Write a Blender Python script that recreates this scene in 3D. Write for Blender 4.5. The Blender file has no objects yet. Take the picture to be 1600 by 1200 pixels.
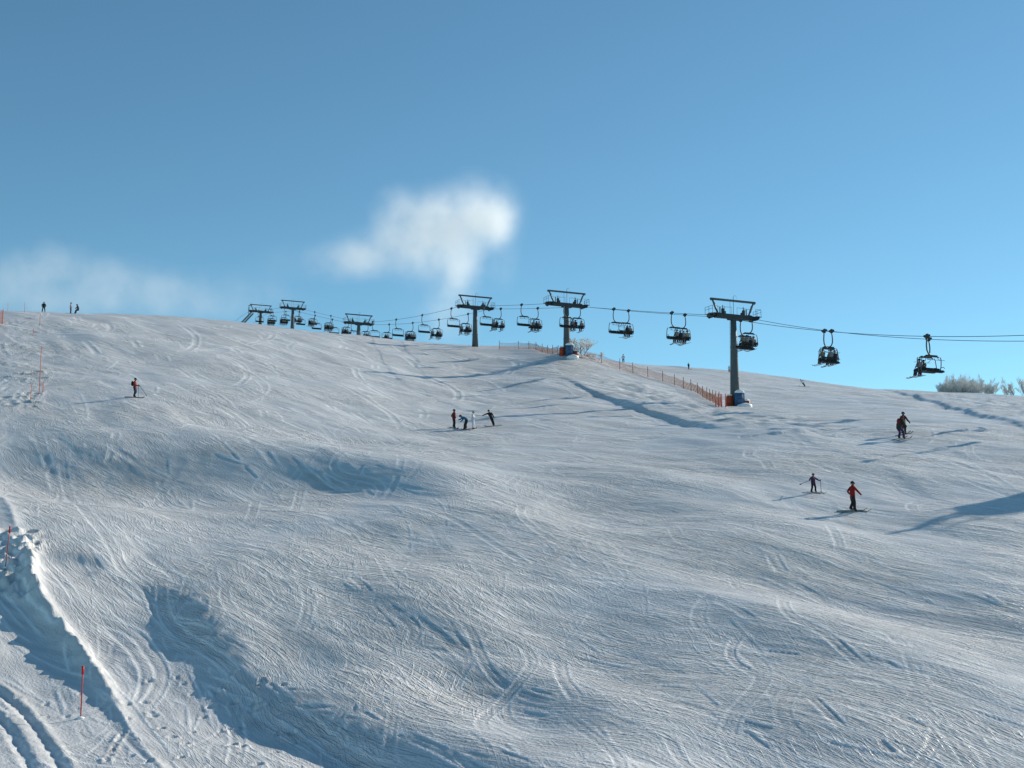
import bpy, bmesh, math, random
import numpy as np
from mathutils import Vector, Matrix

random.seed(7)
rng = np.random.default_rng(7)
R = math.radians
scene = bpy.context.scene
COL = scene.collection

# ------------------------------------------------------------------ camera
PITCH = R(8.0)
FPX = 2000.0                       # focal length in pixels of a 1600 px wide picture
cam_d = bpy.data.cameras.new('camera')
cam_d.sensor_width = 36.0
cam_d.lens = 36.0 * FPX / 1600.0
cam_d.clip_start = 0.1
cam_d.clip_end = 6000.0
cam = bpy.data.objects.new('camera', cam_d)
cam.location = (0, 0, 0)           # eye height is z = 0, the valley floor is below it
cam.rotation_euler = (R(90) + PITCH, 0, 0)
COL.objects.link(cam)
scene.camera = cam

# ------------------------------------------------------------------ sky and sun
SUN_AZ, SUN_EL = R(54.5), R(25.5)  # to the right of the view and beyond the slope
world = bpy.data.worlds.new('World')
scene.world = world
world.use_nodes = True
wn = world.node_tree
bg = wn.nodes['Background']
sky = wn.nodes.new('ShaderNodeTexSky')
sky.sky_type = 'NISHITA'
sky.sun_disc = False
sky.sun_elevation = SUN_EL
sky.sun_rotation = SUN_AZ
sky.altitude = 1600.0
sky.air_density = 0.88
sky.dust_density = 0.12
sky.ozone_density = 1.0
wb = wn.nodes.new('ShaderNodeMix')                 # the camera's cool white balance
wb.data_type = 'RGBA'
wb.blend_type = 'MULTIPLY'
wb.inputs[0].default_value = 1.0
wb.inputs[7].default_value = (0.75, 1.12, 1.10, 1)
wn.links.new(sky.outputs[0], wb.inputs[6])
wn.links.new(wb.outputs[2], bg.inputs[0])
bg.inputs[1].default_value = 0.101

sun_d = bpy.data.lights.new('sun', 'SUN')
sun_d.energy = 5.0
sun_d.angle = R(0.55)
sun_d.color = (1.0, 0.91, 0.765)
sun = bpy.data.objects.new('sun', sun_d)
SUN_DIR = Vector((math.sin(SUN_AZ) * math.cos(SUN_EL), math.cos(SUN_AZ) * math.cos(SUN_EL), math.sin(SUN_EL)))
sun.rotation_euler = SUN_DIR.to_track_quat('Z', 'Y').to_euler()
sun.location = SUN_DIR * 300
COL.objects.link(sun)

vs = scene.view_settings
vs.view_transform = 'Standard'
vs.look = 'None'
vs.exposure = 0.24
vs.gamma = 1.0
vs.use_curve_mapping = False
scene.cycles.volume_step_rate = 0.35
scene.cycles.volume_max_steps = 512
scene.cycles.max_bounces = 10
scene.cycles.volume_bounces = 8

# ------------------------------------------------------------------ helpers
def ray(px, py):
    """direction of the photograph's pixel, scaled so that its depth (Y) is 1"""
    u = (px - 800.0) / FPX
    v = (600.0 - py) / FPX
    y = math.cos(PITCH) - math.sin(PITCH) * v
    z = math.sin(PITCH) + math.cos(PITCH) * v
    return u / y, z / y

def at(px, py, Y):
    a, b = ray(px, py)
    return Vector((a * Y, Y, b * Y))

def tag(o, label=None, cat=None, group=None, kind=None):
    if label: o['label'] = label
    if cat: o['category'] = cat
    if group: o['group'] = group
    if kind: o['kind'] = kind
    return o

def empty(name, loc=(0, 0, 0), rz=0.0):
    o = bpy.data.objects.new(name, None)
    o.empty_display_size = 0.2
    o.location = loc
    o.rotation_euler = (0, 0, rz)
    COL.objects.link(o)
    return o

def link(name, me, mat=None, parent=None):
    o = bpy.data.objects.new(name, me)
    if mat is not None and not me.materials:
        me.materials.append(mat)
    COL.objects.link(o)
    o.parent = parent
    return o

def copy_tree(o, parent=None):
    c = o.copy()
    COL.objects.link(c)
    c.parent = parent
    for ch in o.children:
        copy_tree(ch, c)
    return c

class MB:
    """collects shapes of ONE piece and links them as one mesh object"""
    def __init__(self):
        self.v, self.f = [], []
    def add(self, vs, fs):
        n = len(self.v)
        self.v += [tuple(p) for p in vs]
        self.f += [tuple(i + n for i in f) for f in fs]
    def box(self, c, s, m=None):
        cx, cy, cz = c
        x, y, z = s[0] / 2, s[1] / 2, s[2] / 2
        vs = [Vector((a * x, b * y, d * z)) for d in (-1, 1) for b in (-1, 1) for a in (-1, 1)]
        if m is not None: vs = [m @ p for p in vs]
        vs = [p + Vector(c) for p in vs]
        self.add(vs, [(0, 2, 3, 1), (4, 5, 7, 6), (0, 1, 5, 4), (2, 6, 7, 3), (0, 4, 6, 2), (1, 3, 7, 5)])
        return self
    def bevel_box(self, c, s, b=0.02):
        bm = bmesh.new()
        bmesh.ops.create_cube(bm, size=1.0)
        bmesh.ops.scale(bm, vec=s, verts=bm.verts)
        bmesh.ops.bevel(bm, geom=bm.edges[:], offset=b, segments=2, affect='EDGES')
        bm.verts.index_update()
        self.add([p.co + Vector(c) for p in bm.verts], [[q.index for q in f.verts] for f in bm.faces])
        bm.free()
        return self
    def tube(self, pts, r, n=6, caps=True):
        pts = [Vector(p) for p in pts]
        rs = r if hasattr(r, '__len__') else [r] * len(pts)
        vs, fs, up = [], [], None
        for i, p in enumerate(pts):
            d = (pts[min(i + 1, len(pts) - 1)] - pts[max(i - 1, 0)]).normalized()
            if up is None:
                up = Vector((0, 0, 1)) if abs(d.z) < 0.9 else Vector((1, 0, 0))
            a = d.cross(up).normalized()
            b = a.cross(d).normalized()
            up = b
            for k in range(n):
                t = 2 * math.pi * k / n
                vs.append(p + (a * math.cos(t) + b * math.sin(t)) * rs[i])
        for i in range(len(pts) - 1):
            for k in range(n):
                k2 = (k + 1) % n
                fs.append((i * n + k, i * n + k2, (i + 1) * n + k2, (i + 1) * n + k))
        if caps:
            fs.append(tuple(range(n - 1, -1, -1)))
            fs.append(tuple((len(pts) - 1) * n + k for k in range(n)))
        self.add(vs, fs)
        return self
    def blob(self, c, s, sub=2, jit=0.0, seed=0):
        bm = bmesh.new()
        bmesh.ops.create_icosphere(bm, subdivisions=sub, radius=1.0)
        rr = random.Random(seed)
        bm.verts.index_update()
        self.add([Vector((p.co.x * s[0], p.co.y * s[1], p.co.z * s[2])) * (1 + rr.uniform(-jit, jit)) + Vector(c) for p in bm.verts],
                 [[q.index for q in f.verts] for f in bm.faces])
        bm.free()
        return self
    def mesh(self, name, mat=None, smooth=False):
        me = bpy.data.meshes.new(name)
        me.from_pydata(self.v, [], self.f)
        if mat is not None: me.materials.append(mat)
        if smooth: me.polygons.foreach_set('use_smooth', [True] * len(me.polygons))
        me.update()
        return me
    def build(self, name, mat=None, parent=None, smooth=False):
        return link(name, self.mesh(name, mat, smooth), None, parent)

def mat_simple(name, col, rough=0.6, metal=0.0, var=0.15, scale=6.0, spec=0.3, bump=0.0):
    m = bpy.data.materials.new(name)
    m.use_nodes = True
    nt = m.node_tree
    b = nt.nodes['Principled BSDF']
    b.inputs['Roughness'].default_value = rough
    b.inputs['Metallic'].default_value = metal
    b.inputs['Specular IOR Level'].default_value = spec
    tc = nt.nodes.new('ShaderNodeTexCoord')
    n = nt.nodes.new('ShaderNodeTexNoise')
    n.inputs['Scale'].default_value = scale
    n.inputs['Detail'].default_value = 3.0
    nt.links.new(tc.outputs['Object'], n.inputs['Vector'])
    r = nt.nodes.new('ShaderNodeValToRGB')
    r.color_ramp.elements[0].position = 0.3
    r.color_ramp.elements[1].position = 0.7
    r.color_ramp.elements[0].color = tuple(c * (1 - var) for c in col[:3]) + (1,)
    r.color_ramp.elements[1].color = tuple(min(1, c * (1 + var)) for c in col[:3]) + (1,)
    nt.links.new(n.outputs['Fac'], r.inputs['Fac'])
    nt.links.new(r.outputs['Color'], b.inputs['Base Color'])
    if bump:
        bp = nt.nodes.new('ShaderNodeBump')
        bp.inputs['Distance'].default_value = bump
        nt.links.new(n.outputs['Fac'], bp.inputs['Height'])
        nt.links.new(bp.outputs['Normal'], b.inputs['Normal'])
    return m

# ------------------------------------------------------------------ terrain
# survey points: picture column, picture row and depth in metres of points on the slope
SURVEY = [
 (-800,1210,40),(-800,1000,53),(-800,880,62),(-800,700,96),(-800,600,130),(-800,520,175),(-800,490,220),(-800,500,300),(-800,505,360),
 (0,1215,40),(0,1122,46.5),(0,1000,54.5),(0,887,62),(0,760,80),(0,680,98),(0,625,113),(0,560,143),(0,495,180),(0,489,205),(0,501,255),(0,508,344),
 (200,1205,40),(200,1122,46),(200,1000,53.5),(200,900,62),(200,760,81),(200,680,98),(200,621,113),(200,560,145),(200,500,183),(200,492,205),(200,503,258),(200,509,344),
 (400,1200,39.5),(400,1000,52.5),(400,900,61),(400,780,79),(400,680,101),(400,600,133),(400,540,168),(400,509,203),(400,507,225),(400,514,280),(400,513,344),
 (457,515,222),(457,522,313),
 (561,1200,39),(561,900,60),(561,740,88),(561,640,124),(561,560,172),(561,525,212),(561,536,264),
 (742,1200,38.5),(742,1000,50.5),(742,900,59),(742,800,72),(742,735,87),(742,671,113),(742,620,145),(742,580,175),(742,545,203),(742,541,212),(742,556,262),
 (886,740,85),(886,668,112),(886,610,150),(886,555,179),(886,548,196),(886,562,250),
 (974,900,58),(974,800,71),(974,671,110),(974,640,128),(974,600,160),(974,572,205),(974,567,222),(974,580,285),
 (1145,1200,37),(1145,1000,48.5),(1145,900,57),(1145,800,69.5),(1145,740,80),(1145,685,95),(1145,655,118),(1145,637,139),(1145,610,170),(1145,584,215),(1145,580,232),(1145,592,295),
 (1400,1200,36.5),(1400,1000,47.5),(1400,900,56),(1400,798,69),(1400,740,79),(1400,685,93),(1400,655,112),(1400,630,145),(1400,614,185),(1400,611,205),(1400,622,275),
 (1600,1200,36),(1600,1000,47),(1600,880,56.5),(1600,785,70),(1600,705,86),(1600,660,106),(1600,635,148),(1600,622,190),(1600,620,210),(1600,633,280),
 (2400,1200,36),(2400,1000,47),(2400,800,67),(2400,710,86),(2400,680,110),(2400,660,160),(2400,648,210),(2400,660,280),
]
def _survey_world():
    P = []
    for px, py, Y in SURVEY:
        p = at(px, py, Y)
        r = math.hypot(p.x, p.y)
        P.append((math.atan2(p.x, p.y), math.log(r), p.z / r))
    for az in (-0.7, -0.35, 0.0, 0.35, 0.7):        # the near bank under the camera
        for r, t in ((2.5, -0.68), (5, -0.46), (10, -0.34), (16, -0.285), (23, -0.24), (29, -0.208)):
            P.append((az, math.log(r), t))
        for r, t in ((430, 0.158 - 0.14 * max(az, 0.0)), (700, 0.08 - 0.07 * max(az, 0)), (1200, 0.0)):
            P.append((az, math.log(r), t))
    return np.array(P)
_P = _survey_world()
_AZS = 2.2
def _tps_fit():
    X = np.stack([_P[:, 0] * _AZS, _P[:, 1]], 1)
    n = len(X)
    d2 = ((X[:, None] - X[None]) ** 2).sum(-1)
    K = np.where(d2 > 0, 0.5 * d2 * np.log(np.maximum(d2, 1e-12)), 0) + np.eye(n) * 2e-4
    A = np.zeros((n + 3, n + 3))
    Q = np.hstack([np.ones((n, 1)), X])
    A[:n, :n] = K; A[:n, n:] = Q; A[n:, :n] = Q.T
    return X, np.linalg.solve(A, np.concatenate([_P[:, 2], np.zeros(3)]))
_TX, _TW = _tps_fit()
def _tps(az, lr):
    out = np.empty(az.shape)
    n = len(_TX)
    fa, fl, fo = az.ravel() * _AZS, lr.ravel(), out.ravel()
    for i in range(0, len(fa), 60000):
        a, l = fa[i:i + 60000], fl[i:i + 60000]
        d2 = (a[:, None] - _TX[None, :, 0]) ** 2 + (l[:, None] - _TX[None, :, 1]) ** 2
        fo[i:i + 60000] = (0.5 * d2 * np.log(np.maximum(d2, 1e-12))) @ _TW[:n] + _TW[n] + _TW[n + 1] * a + _TW[n + 2] * l
    return out
# coarse table of the fitted slope, read back with cubic interpolation
_TA = np.linspace(-0.95, 0.95, 200)
_TL = np.linspace(math.log(2.0), math.log(1300.0), 460)
_TAB = _tps(*np.meshgrid(_TA, _TL, indexing='ij'))
def _cub(t):
    return (-0.5 * t + t * t - 0.5 * t ** 3, 1 - 2.5 * t * t + 1.5 * t ** 3, 0.5 * t + 2 * t * t - 1.5 * t ** 3, -0.5 * t * t + 0.5 * t ** 3)
def slope_tan(az, lr):
    a = np.clip((az - _TA[0]) / (_TA[1] - _TA[0]), 1, len(_TA) - 3.001)
    l = np.clip((lr - _TL[0]) / (_TL[1] - _TL[0]), 1, len(_TL) - 3.001)
    ia, il = a.astype(int), l.astype(int)
    wa, wl = _cub(a - ia), _cub(l - il)
    s = 0.0
    for i in range(4):
        q = 0.0
        for j in range(4):
            q = q + wl[j] * _TAB[ia + i - 1, il + j - 1]
        s = s + wa[i] * q
    return s
def sm(a, b, x):
    t = np.clip((x - a) / (b - a), 0, 1)
    return t * t * (3 - 2 * t)
def base_h(x, y):
    r = np.hypot(x, y) + 1e-9
    az = np.arctan2(x, y)
    lr = np.log(np.maximum(r, 2.0))
    t = slope_tan(np.clip(az, -0.9, 0.9), lr)
    back = (-1.7 - 0.12 * r - 4 * np.sin(r * 0.01)) / r         # gentle valley behind the photographer
    k = sm(0.72, 1.5, np.abs(az))
    return np.where(r < 2.0, -1.7, r * (t * (1 - k) + back * k))

RA, RB = 0.62, 0.785                    # the run falls along (RA, -RB) on the map
_perm = np.random.default_rng(3).permutation(512)
_perm = np.concatenate([_perm, _perm, _perm])
_ga = np.random.default_rng(4).uniform(0, 2 * math.pi, 512)
_gx, _gy = np.cos(_ga), np.sin(_ga)
def perlin(x, y, seed=0):
    xi, yi = np.floor(x).astype(np.int64), np.floor(y).astype(np.int64)
    fx, fy = x - xi, y - yi
    ux, uy = fx ** 3 * (fx * (fx * 6 - 15) + 10), fy ** 3 * (fy * (fy * 6 - 15) + 10)
    def g(ix, iy, dx, dy):
        h = _perm[(_perm[(ix + seed * 37) & 511] + iy) & 511]
        return _gx[h] * dx + _gy[h] * dy
    a = g(xi, yi, fx, fy); b = g(xi + 1, yi, fx - 1, fy)
    c = g(xi, yi + 1, fx, fy - 1); d = g(xi + 1, yi + 1, fx - 1, fy - 1)
    return 1.6 * ((a + (b - a) * ux) * (1 - uy) + (c + (d - c) * ux) * uy)

def streak_xy(x, y):
    wx = x + 2.5 * perlin(x / 17, y / 17, 41)
    wy = y + 2.5 * perlin(x / 17, y / 17, 42)
    return wx * RA - wy * RB, wx * RB + wy * RA

def rolls(x, y):
    a, b = streak_xy(x, y)
    fade = sm(20, 40, np.hypot(x, y)) * (1 - sm(260, 420, np.hypot(x, y)))
    h = 0.34 * perlin(a / 26, b / 13, 1) + 0.15 * perlin(a / 13, b / 5.0, 2) + 0.07 * perlin(a / 6, b / 2.0, 3)
    return h * fade

def hit(px, py, h=None, y0=25.0, y1=420.0):
    """where the line of sight of a picture point first meets the snow"""
    h = h or height
    a, b = ray(px, py)
    Y = np.exp(np.linspace(math.log(y0), math.log(y1), 2600))
    under = b * Y - h(a * Y, Y) < 0
    i = int(np.argmax(under))
    if not under.any():                                    # just over the crest: the closest approach
        i = int(np.argmin(b - h(a * Y, Y) / Y))
        return Vector((a * Y[i], Y[i], float(h(np.array([a * Y[i]]), np.array([Y[i]]))[0])))
    lo, hi = Y[max(i - 1, 0)], Y[i]
    YY = np.linspace(lo, hi, 40)
    j = int(np.argmax(b * YY - h(a * YY, YY) < 0))
    return Vector((a * YY[j], YY[j], float(h(np.array([a * YY[j]]), np.array([YY[j]]))[0])))

def path(pts, h=None, step=3):
    """picture points to a smoothed line on the ground"""
    P = np.array([list(hit(x, y, h or base_h))[:2] for x, y in pts])
    out = []
    n = len(P)
    for i in range(n - 1):
        p0, p1, p2, p3 = P[max(i - 1, 0)], P[i], P[i + 1], P[min(i + 2, n - 1)]
        for k in range(step):
            w = _cub(k / step)
            out.append(w[0] * p0 + w[1] * p1 + w[2] * p2 + w[3] * p3)
    out.append(P[-1])
    return np.array(out)

def polydist(x, y, P):
    """signed distance (left of the direction of travel positive) and 0..1 position along a line"""
    best = np.full(x.shape, 1e9); sg = np.zeros(x.shape); tt = np.zeros(x.shape)
    L = np.concatenate([[0], np.cumsum(np.hypot(*np.diff(P, axis=0).T))])
    for i in range(len(P) - 1):
        ax, ay = P[i]; dx, dy = P[i + 1] - P[i]
        l2 = dx * dx + dy * dy
        u = np.clip(((x - ax) * dx + (y - ay) * dy) / l2, 0, 1)
        qx, qy = x - ax - u * dx, y - ay - u * dy
        d = np.hypot(qx, qy)
        m = d < best
        best = np.where(m, d, best)
        sg = np.where(m, np.sign(dx * qy - dy * qx), sg)
        tt = np.where(m, (L[i] + u * math.sqrt(l2)) / L[-1], tt)
    return best * sg, tt

# ledges: the snow is higher on the uphill right side of each line
LEDGES = [  # line, height, softness, reach uphill, reach downhill
 ([(840,580),(900,600),(960,625),(1040,651),(1090,664),(1140,678)], 0.45, 0.28, 6.0, 4.0),
 ([(1330,592),(1370,604),(1420,617),(1480,633),(1540,652),(1600,668),(1700,694)], 0.38, 0.3, 7.0, 4.0),
 ([(190,893),(250,925),(340,1005),(430,1090),(520,1135),(610,1190),(700,1260)], 0.75, 0.9, 7.0, 4.0),
 ([(60,868),(120,880),(180,892)], 0.3, 0.6, 3.0, 2.0),
 ([(150,975),(200,1020),(235,1060)], 0.2, 0.5, 2.5, 1.5),
]
# how squarely the sun meets the slope (1 = head on, 0 = grazing) at places of the picture,
# with the radius along and across the run over which that holds
LEANS = [
 (90,715,.06,7,4),(200,722,.03,7,4),(320,730,.02,7,4),(440,740,.02,7,4),(550,752,.04,7,4),(660,775,.09,6,3),(800,850,.24,6,3),(420,810,.2,6,3),(1290,810,.28,8,4),(1060,640,.36,5,3),(980,622,.36,6,3),(900,650,.35,6,3),(800,672,.33,5,3),(1240,674,.46,5,3),(1180,650,.42,4,3),
 (265,965,.02,2.6,1.8),(330,1020,-.02,2.6,1.8),(400,1060,-.04,3,2),(470,1085,-.02,3,2),(430,1110,.0,2.2,1.5),(550,1125,.0,3,2),(640,1150,.02,3,2),(720,1180,.03,3,2),(810,1195,.06,3.5,2),
 (600,940,.05,4,2),(690,985,.05,4,2),(760,1040,.08,4,2),(520,1000,.09,4,2),(370,930,.20,3.5,2),(900,1130,.06,4,2),
 (900,880,.18,5,2.5),(1040,850,.18,5,2.5),(1000,1030,.12,5,2.2),(1150,1130,.12,5,2.2),(1330,1100,.17,5,2.4),(900,980,.15,4,2.4),
 (250,560,.25,9,5),(150,535,.20,7,5),(1480,760,.20,6,3),(1250,705,.24,5,3),(1400,900,.19,5,2.5),(100,860,.24,3,2),
 (1180,930,.44,5,2.5),(1350,830,.42,5,2.5),(820,800,.40,6,3),(480,655,.38,8,4),(1450,1000,.44,5,2.5),(250,830,.36,5,2.5),(1060,735,.38,6,3),(560,870,.33,4,2.2),
 (230,1070,.36,2.4,1.6),(300,1160,.36,2.6,1.6),(160,940,.38,2.4,1.6),(60,1120,.36,2.6,1.6),(400,1180,.32,2.4,1.4),(20,1000,.34,2.4,1.6),
]
LEDGES = [(path(p), H, w, a, b) for p, H, w, a, b in LEDGES]
def _solve_leans():
    D = np.array([0.84, 0.54])
    P = [hit(px, py, base_h) for px, py, *_ in LEANS]
    e = 0.6
    xs = np.array([p.x for p in P]); ys = np.array([p.y for p in P])
    f = lambda x, y: base_h(x, y) + rolls(x, y) + features(x, y)
    gx = (f(xs + e, ys) - f(xs - e, ys)) / (2 * e); gy = (f(xs, ys + e) - f(xs, ys - e)) / (2 * e)
    s = SUN_DIR
    sq = np.sqrt(1 + gx ** 2 + gy ** 2)
    inc = (s.z - gx * s.x - gy * s.y) / sq
    want = np.array([l[2] for l in LEANS])
    k = s.x * D[0] + s.y * D[1]
    need = (inc - want) * sq / k                     # extra rise towards the sun
    n = len(P)
    M = np.zeros((n, n))
    for j, (p, l) in enumerate(zip(P, LEANS)):
        la, lb = l[3], l[4]
        dx, dy = xs - p.x, ys - p.y
        al, ac = dx * RA - dy * RB, dx * RB + dy * RA
        G = np.exp(-0.5 * ((al / la) ** 2 + (ac / lb) ** 2))
        lin = dx * D[0] + dy * D[1]
        dal, dac = D[0] * RA - D[1] * RB, D[0] * RB + D[1] * RA
        M[:, j] = G * (1 - lin * (al * dal / la ** 2 + ac * dac / lb ** 2))
    A = np.linalg.solve(M.T @ M + 0.05 * np.eye(n), M.T @ need)
    return [(p, np.clip(a, -0.6, 0.6), l[3], l[4]) for p, a, l in zip(P, A, LEANS)]
BERM = path([(-40,740),(5,775),(25,830),(45,885),(52,935),(95,985),(140,1035),(175,1080),(215,1140),(260,1200),(310,1270)])
DITCH = path([(-60,1040),(0,1085),(50,1130),(110,1205),(150,1260)])
DITCH2 = path([(-60,1090),(0,1128),(30,1165),(60,1210),(90,1260)])
T1_FOOT = hit(1147, 638, base_h)
T2_FOOT = hit(889, 555, base_h)

def features(x, y, leans=()):
    h = np.zeros(x.shape)
    for P, H, w, up, dn in LEDGES:
        mg = 40.0
        m = (x > P[:, 0].min() - mg) & (x < P[:, 0].max() + mg) & (y > P[:, 1].min() - mg) & (y < P[:, 1].max() + mg)
        if not m.any(): continue
        xs, ys = x[m], y[m]
        ww = min(w, 1.0)
        wob = perlin(xs / 2.3, ys / 2.3, 21) * 0.1 * ww + perlin(xs / 0.9, ys / 0.9, 22) * 0.15 * ww
        s, t = polydist(xs, ys, P)
        s = s + wob
        end = sm(0, 0.35, t) * (1 - sm(0.82, 1.0, t))
        v = H * 0.5 * np.tanh(s / w) * np.where(s > 0, np.exp(-(s / up) ** 2), np.exp(-(s / dn) ** 2)) * end
        h[m] += v
    for p, sl, la, lb in leans:
        m = np.hypot(x - p.x, y - p.y) < 3.6 * la
        if not m.any(): continue
        dx, dy = x[m] - p.x, y[m] - p.y
        q = ((dx * RA - dy * RB) / la) ** 2 + ((dx * RB + dy * RA) / lb) ** 2
        h[m] += sl * (dx * 0.84 + dy * 0.54) * np.exp(-0.5 * q)
    # bank of shovelled snow along the piste edge
    m = (y < 100) & (x < 0)
    if m.any():
        xs, ys = x[m], y[m]
        s, t = polydist(xs, ys, BERM)
        hi = 0.09 + 0.46 * sm(0.36, 0.46, t) * (1 - sm(0.62, 0.80, t))
        lump = 1 + 0.22 * perlin(xs / 1.1, ys / 1.1, 31) + 0.2 * perlin(xs / 0.45, ys / 0.45, 32)
        sw = np.where(s > 0, s / (0.18 + 0.38 * hi), s / (0.22 + 0.5 * hi))
        h[m] += hi * lump * np.exp(-np.abs(sw) ** 1.6)
        for P, dp in ((DITCH, 0.09), (DITCH2, 0.08)):
            s, t = polydist(xs, ys, P)
            h[m] += dp * (-np.exp(-(s / 0.15) ** 2) + 0.7 * np.exp(-((s - 0.32) / 0.15) ** 2) + 0.35 * np.exp(-((s + 0.32) / 0.15) ** 2)) * (1 + 0.5 * perlin(xs / 0.5, ys / 0.5, 33))
    for F, H, w in ((T1_FOOT, 0.15, 3.2), (T2_FOOT, 0.75, 3.2)):
        h += H * np.exp(-(((x - F.x - 0.6) / w) ** 2 + ((y - F.y + 0.6) / w) ** 2))
    return h

LEANS = _solve_leans()

def height(x, y):
    x = np.asarray(x, float); y = np.asarray(y, float)
    return base_h(x, y) + features(x, y, LEANS) + rolls(x, y)

def zat(x, y):
    return float(height(np.array([x]), np.array([y]))[0])
# ------------------------------------------------------------------ snow
def snow_material():
    m = bpy.data.materials.new('snow')
    m.use_nodes = True
    nt = m.node_tree
    N, L = nt.nodes.new, nt.links.new
    b = nt.nodes['Principled BSDF']
    b.inputs['Roughness'].default_value = 0.38
    b.inputs['Specular IOR Level'].default_value = 0.6
    tc = N('ShaderNodeTexCoord')
    def noise(vec, scale, detail=2.0, rough=0.5):
        n = N('ShaderNodeTexNoise'); n.noise_dimensions = '2D'
        n.inputs['Scale'].default_value = scale; n.inputs['Detail'].default_value = detail; n.inputs['Roughness'].default_value = rough
        L(vec, n.inputs['Vector']); return n
    def vmath(op, a, b_):
        v = N('ShaderNodeVectorMath'); v.operation = op
        L(a, v.inputs[0])
        if hasattr(b_, 'links'): L(b_, v.inputs[1])
        else: v.inputs[1].default_value = b_
        return v.outputs[0]
    def math_(op, a, b_):
        v = N('ShaderNodeMath'); v.operation = op
        L(a, v.inputs[0])
        if hasattr(b_, 'links'): L(b_, v.inputs[1])
        else: v.inputs[1].default_value = b_
        return v.outputs[0]
    # the skied streaks wander a little
    w = noise(tc.outputs['Object'], 0.06, 1.5)
    off = vmath('MULTIPLY', vmath('SUBTRACT', w.outputs['Color'], (0.5, 0.5, 0.5)), (5.0, 5.0, 0.0))
    p = vmath('ADD', tc.outputs['Object'], off)
    def streak(length, width, seed, detail=2.0, ang=-36.9):
        mp = N('ShaderNodeMapping'); mp.vector_type = 'TEXTURE'
        mp.inputs['Rotation'].default_value = (0, 0, R(ang))
        mp.inputs['Scale'].default_value = (length, width, 1)
        mp.inputs['Location'].default_value = (seed * 13.7, seed * 7.3, 0)
        L(p, mp.inputs['Vector'])
        return noise(mp.outputs[0], 1.0, detail).outputs['Fac']
    at_ = N('ShaderNodeAttribute'); at_.attribute_name = 'skied'
    rough_mask = noise(tc.outputs['Object'], 0.09, 2.0).outputs['Fac']
    mr = N('ShaderNodeMapRange'); mr.inputs['From Min'].default_value = 0.35; mr.inputs['From Max'].default_value = 0.65
    mr.inputs['To Min'].default_value = 0.25; mr.inputs['To Max'].default_value = 1.5
    L(rough_mask, mr.inputs['Value'])
    def patch(seed, scale, lo, hi):
        o = vmath('ADD', tc.outputs['Object'], (seed * 31.0, seed * 17.0, 0.0))
        r = N('ShaderNodeMapRange'); r.inputs['From Min'].default_value = lo; r.inputs['From Max'].default_value = hi
        L(noise(o, scale, 3.0, 0.6).outputs['Fac'], r.inputs['Value'])
        return r.outputs[0]
    def sharp(v):                                     # narrow scratches instead of even waves
        r = N('ShaderNodeMapRange'); r.interpolation_type = 'SMOOTHSTEP'
        r.inputs['From Min'].default_value = 0.56; r.inputs['From Max'].default_value = 0.70
        L(v, r.inputs['Value'])
        return r.outputs[0]
    h = math_('MULTIPLY', streak(8.0, 1.5, 1, 4.0, ang=-56), 0.17)
    h = math_('ADD', h, math_('MULTIPLY', streak(5.0, 0.7, 9, 4.0, ang=-50), 0.12))
    for k, (ln, wd, ang, am, ps) in enumerate([(2.6, 0.11, -55, 0.062, 0.7), (2.2, 0.09, -66, 0.048, 0.9), (2.4, 0.09, -42, 0.046, 0.8), (1.2, 0.065, -58, 0.037, 1.3), (1.0, 0.055, -49, 0.032, 1.5), (2.0, 0.08, -82, 0.030, 0.6), (4.0, 0.09, -52, -0.058, 0.5), (3.4, 0.2, -50, 0.07, 0.25)]):
        s_ = sharp(streak(ln, wd, 3 + k * 1.7, 1.5, ang=ang))
        h = math_('ADD', h, math_('MULTIPLY', math_('MULTIPLY', s_, patch(k + 1.3, ps, 0.38, 0.62)), am))
    h = math_('ADD', h, math_('MULTIPLY', noise(tc.outputs['Object'], 5.0, 3.0, 0.75).outputs['Fac'], 0.05))
    h = math_('MULTIPLY', h, math_('MULTIPLY', mr.outputs[0], at_.outputs['Fac']))
    fine = noise(tc.outputs['Object'], 9.0, 2.0).outputs['Fac']
    h = math_('ADD', h, math_('MULTIPLY', fine, 0.03))
    bp = N('ShaderNodeBump'); bp.inputs['Strength'].default_value = 0.8; bp.inputs['Distance'].default_value = 1.0
    L(h, bp.inputs['Height']); L(bp.outputs['Normal'], b.inputs['Normal'])
    cr = N('ShaderNodeValToRGB')
    cr.color_ramp.elements[0].color = (0.54, 0.545, 0.55, 1); cr.color_ramp.elements[1].color = (0.65, 0.655, 0.66, 1)
    cr.color_ramp.elements[0].position = 0.35; cr.color_ramp.elements[1].position = 0.65
    L(streak(4.0, 0.5, 4), cr.inputs['Fac']); 
    lo = N('ShaderNodeAttribute'); lo.attribute_name = 'loose'        # fresh crumbs pushed up beside the tracks
    mx = N('ShaderNodeMix'); mx.data_type = 'RGBA'
    L(lo.outputs['Fac'], mx.inputs[0]); L(cr.outputs[0], mx.inputs[6]); mx.inputs[7].default_value = (0.88, 0.88, 0.88, 1)
    L(mx.outputs[2], b.inputs['Base Color'])
    return m
SNOW = snow_material()

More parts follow.
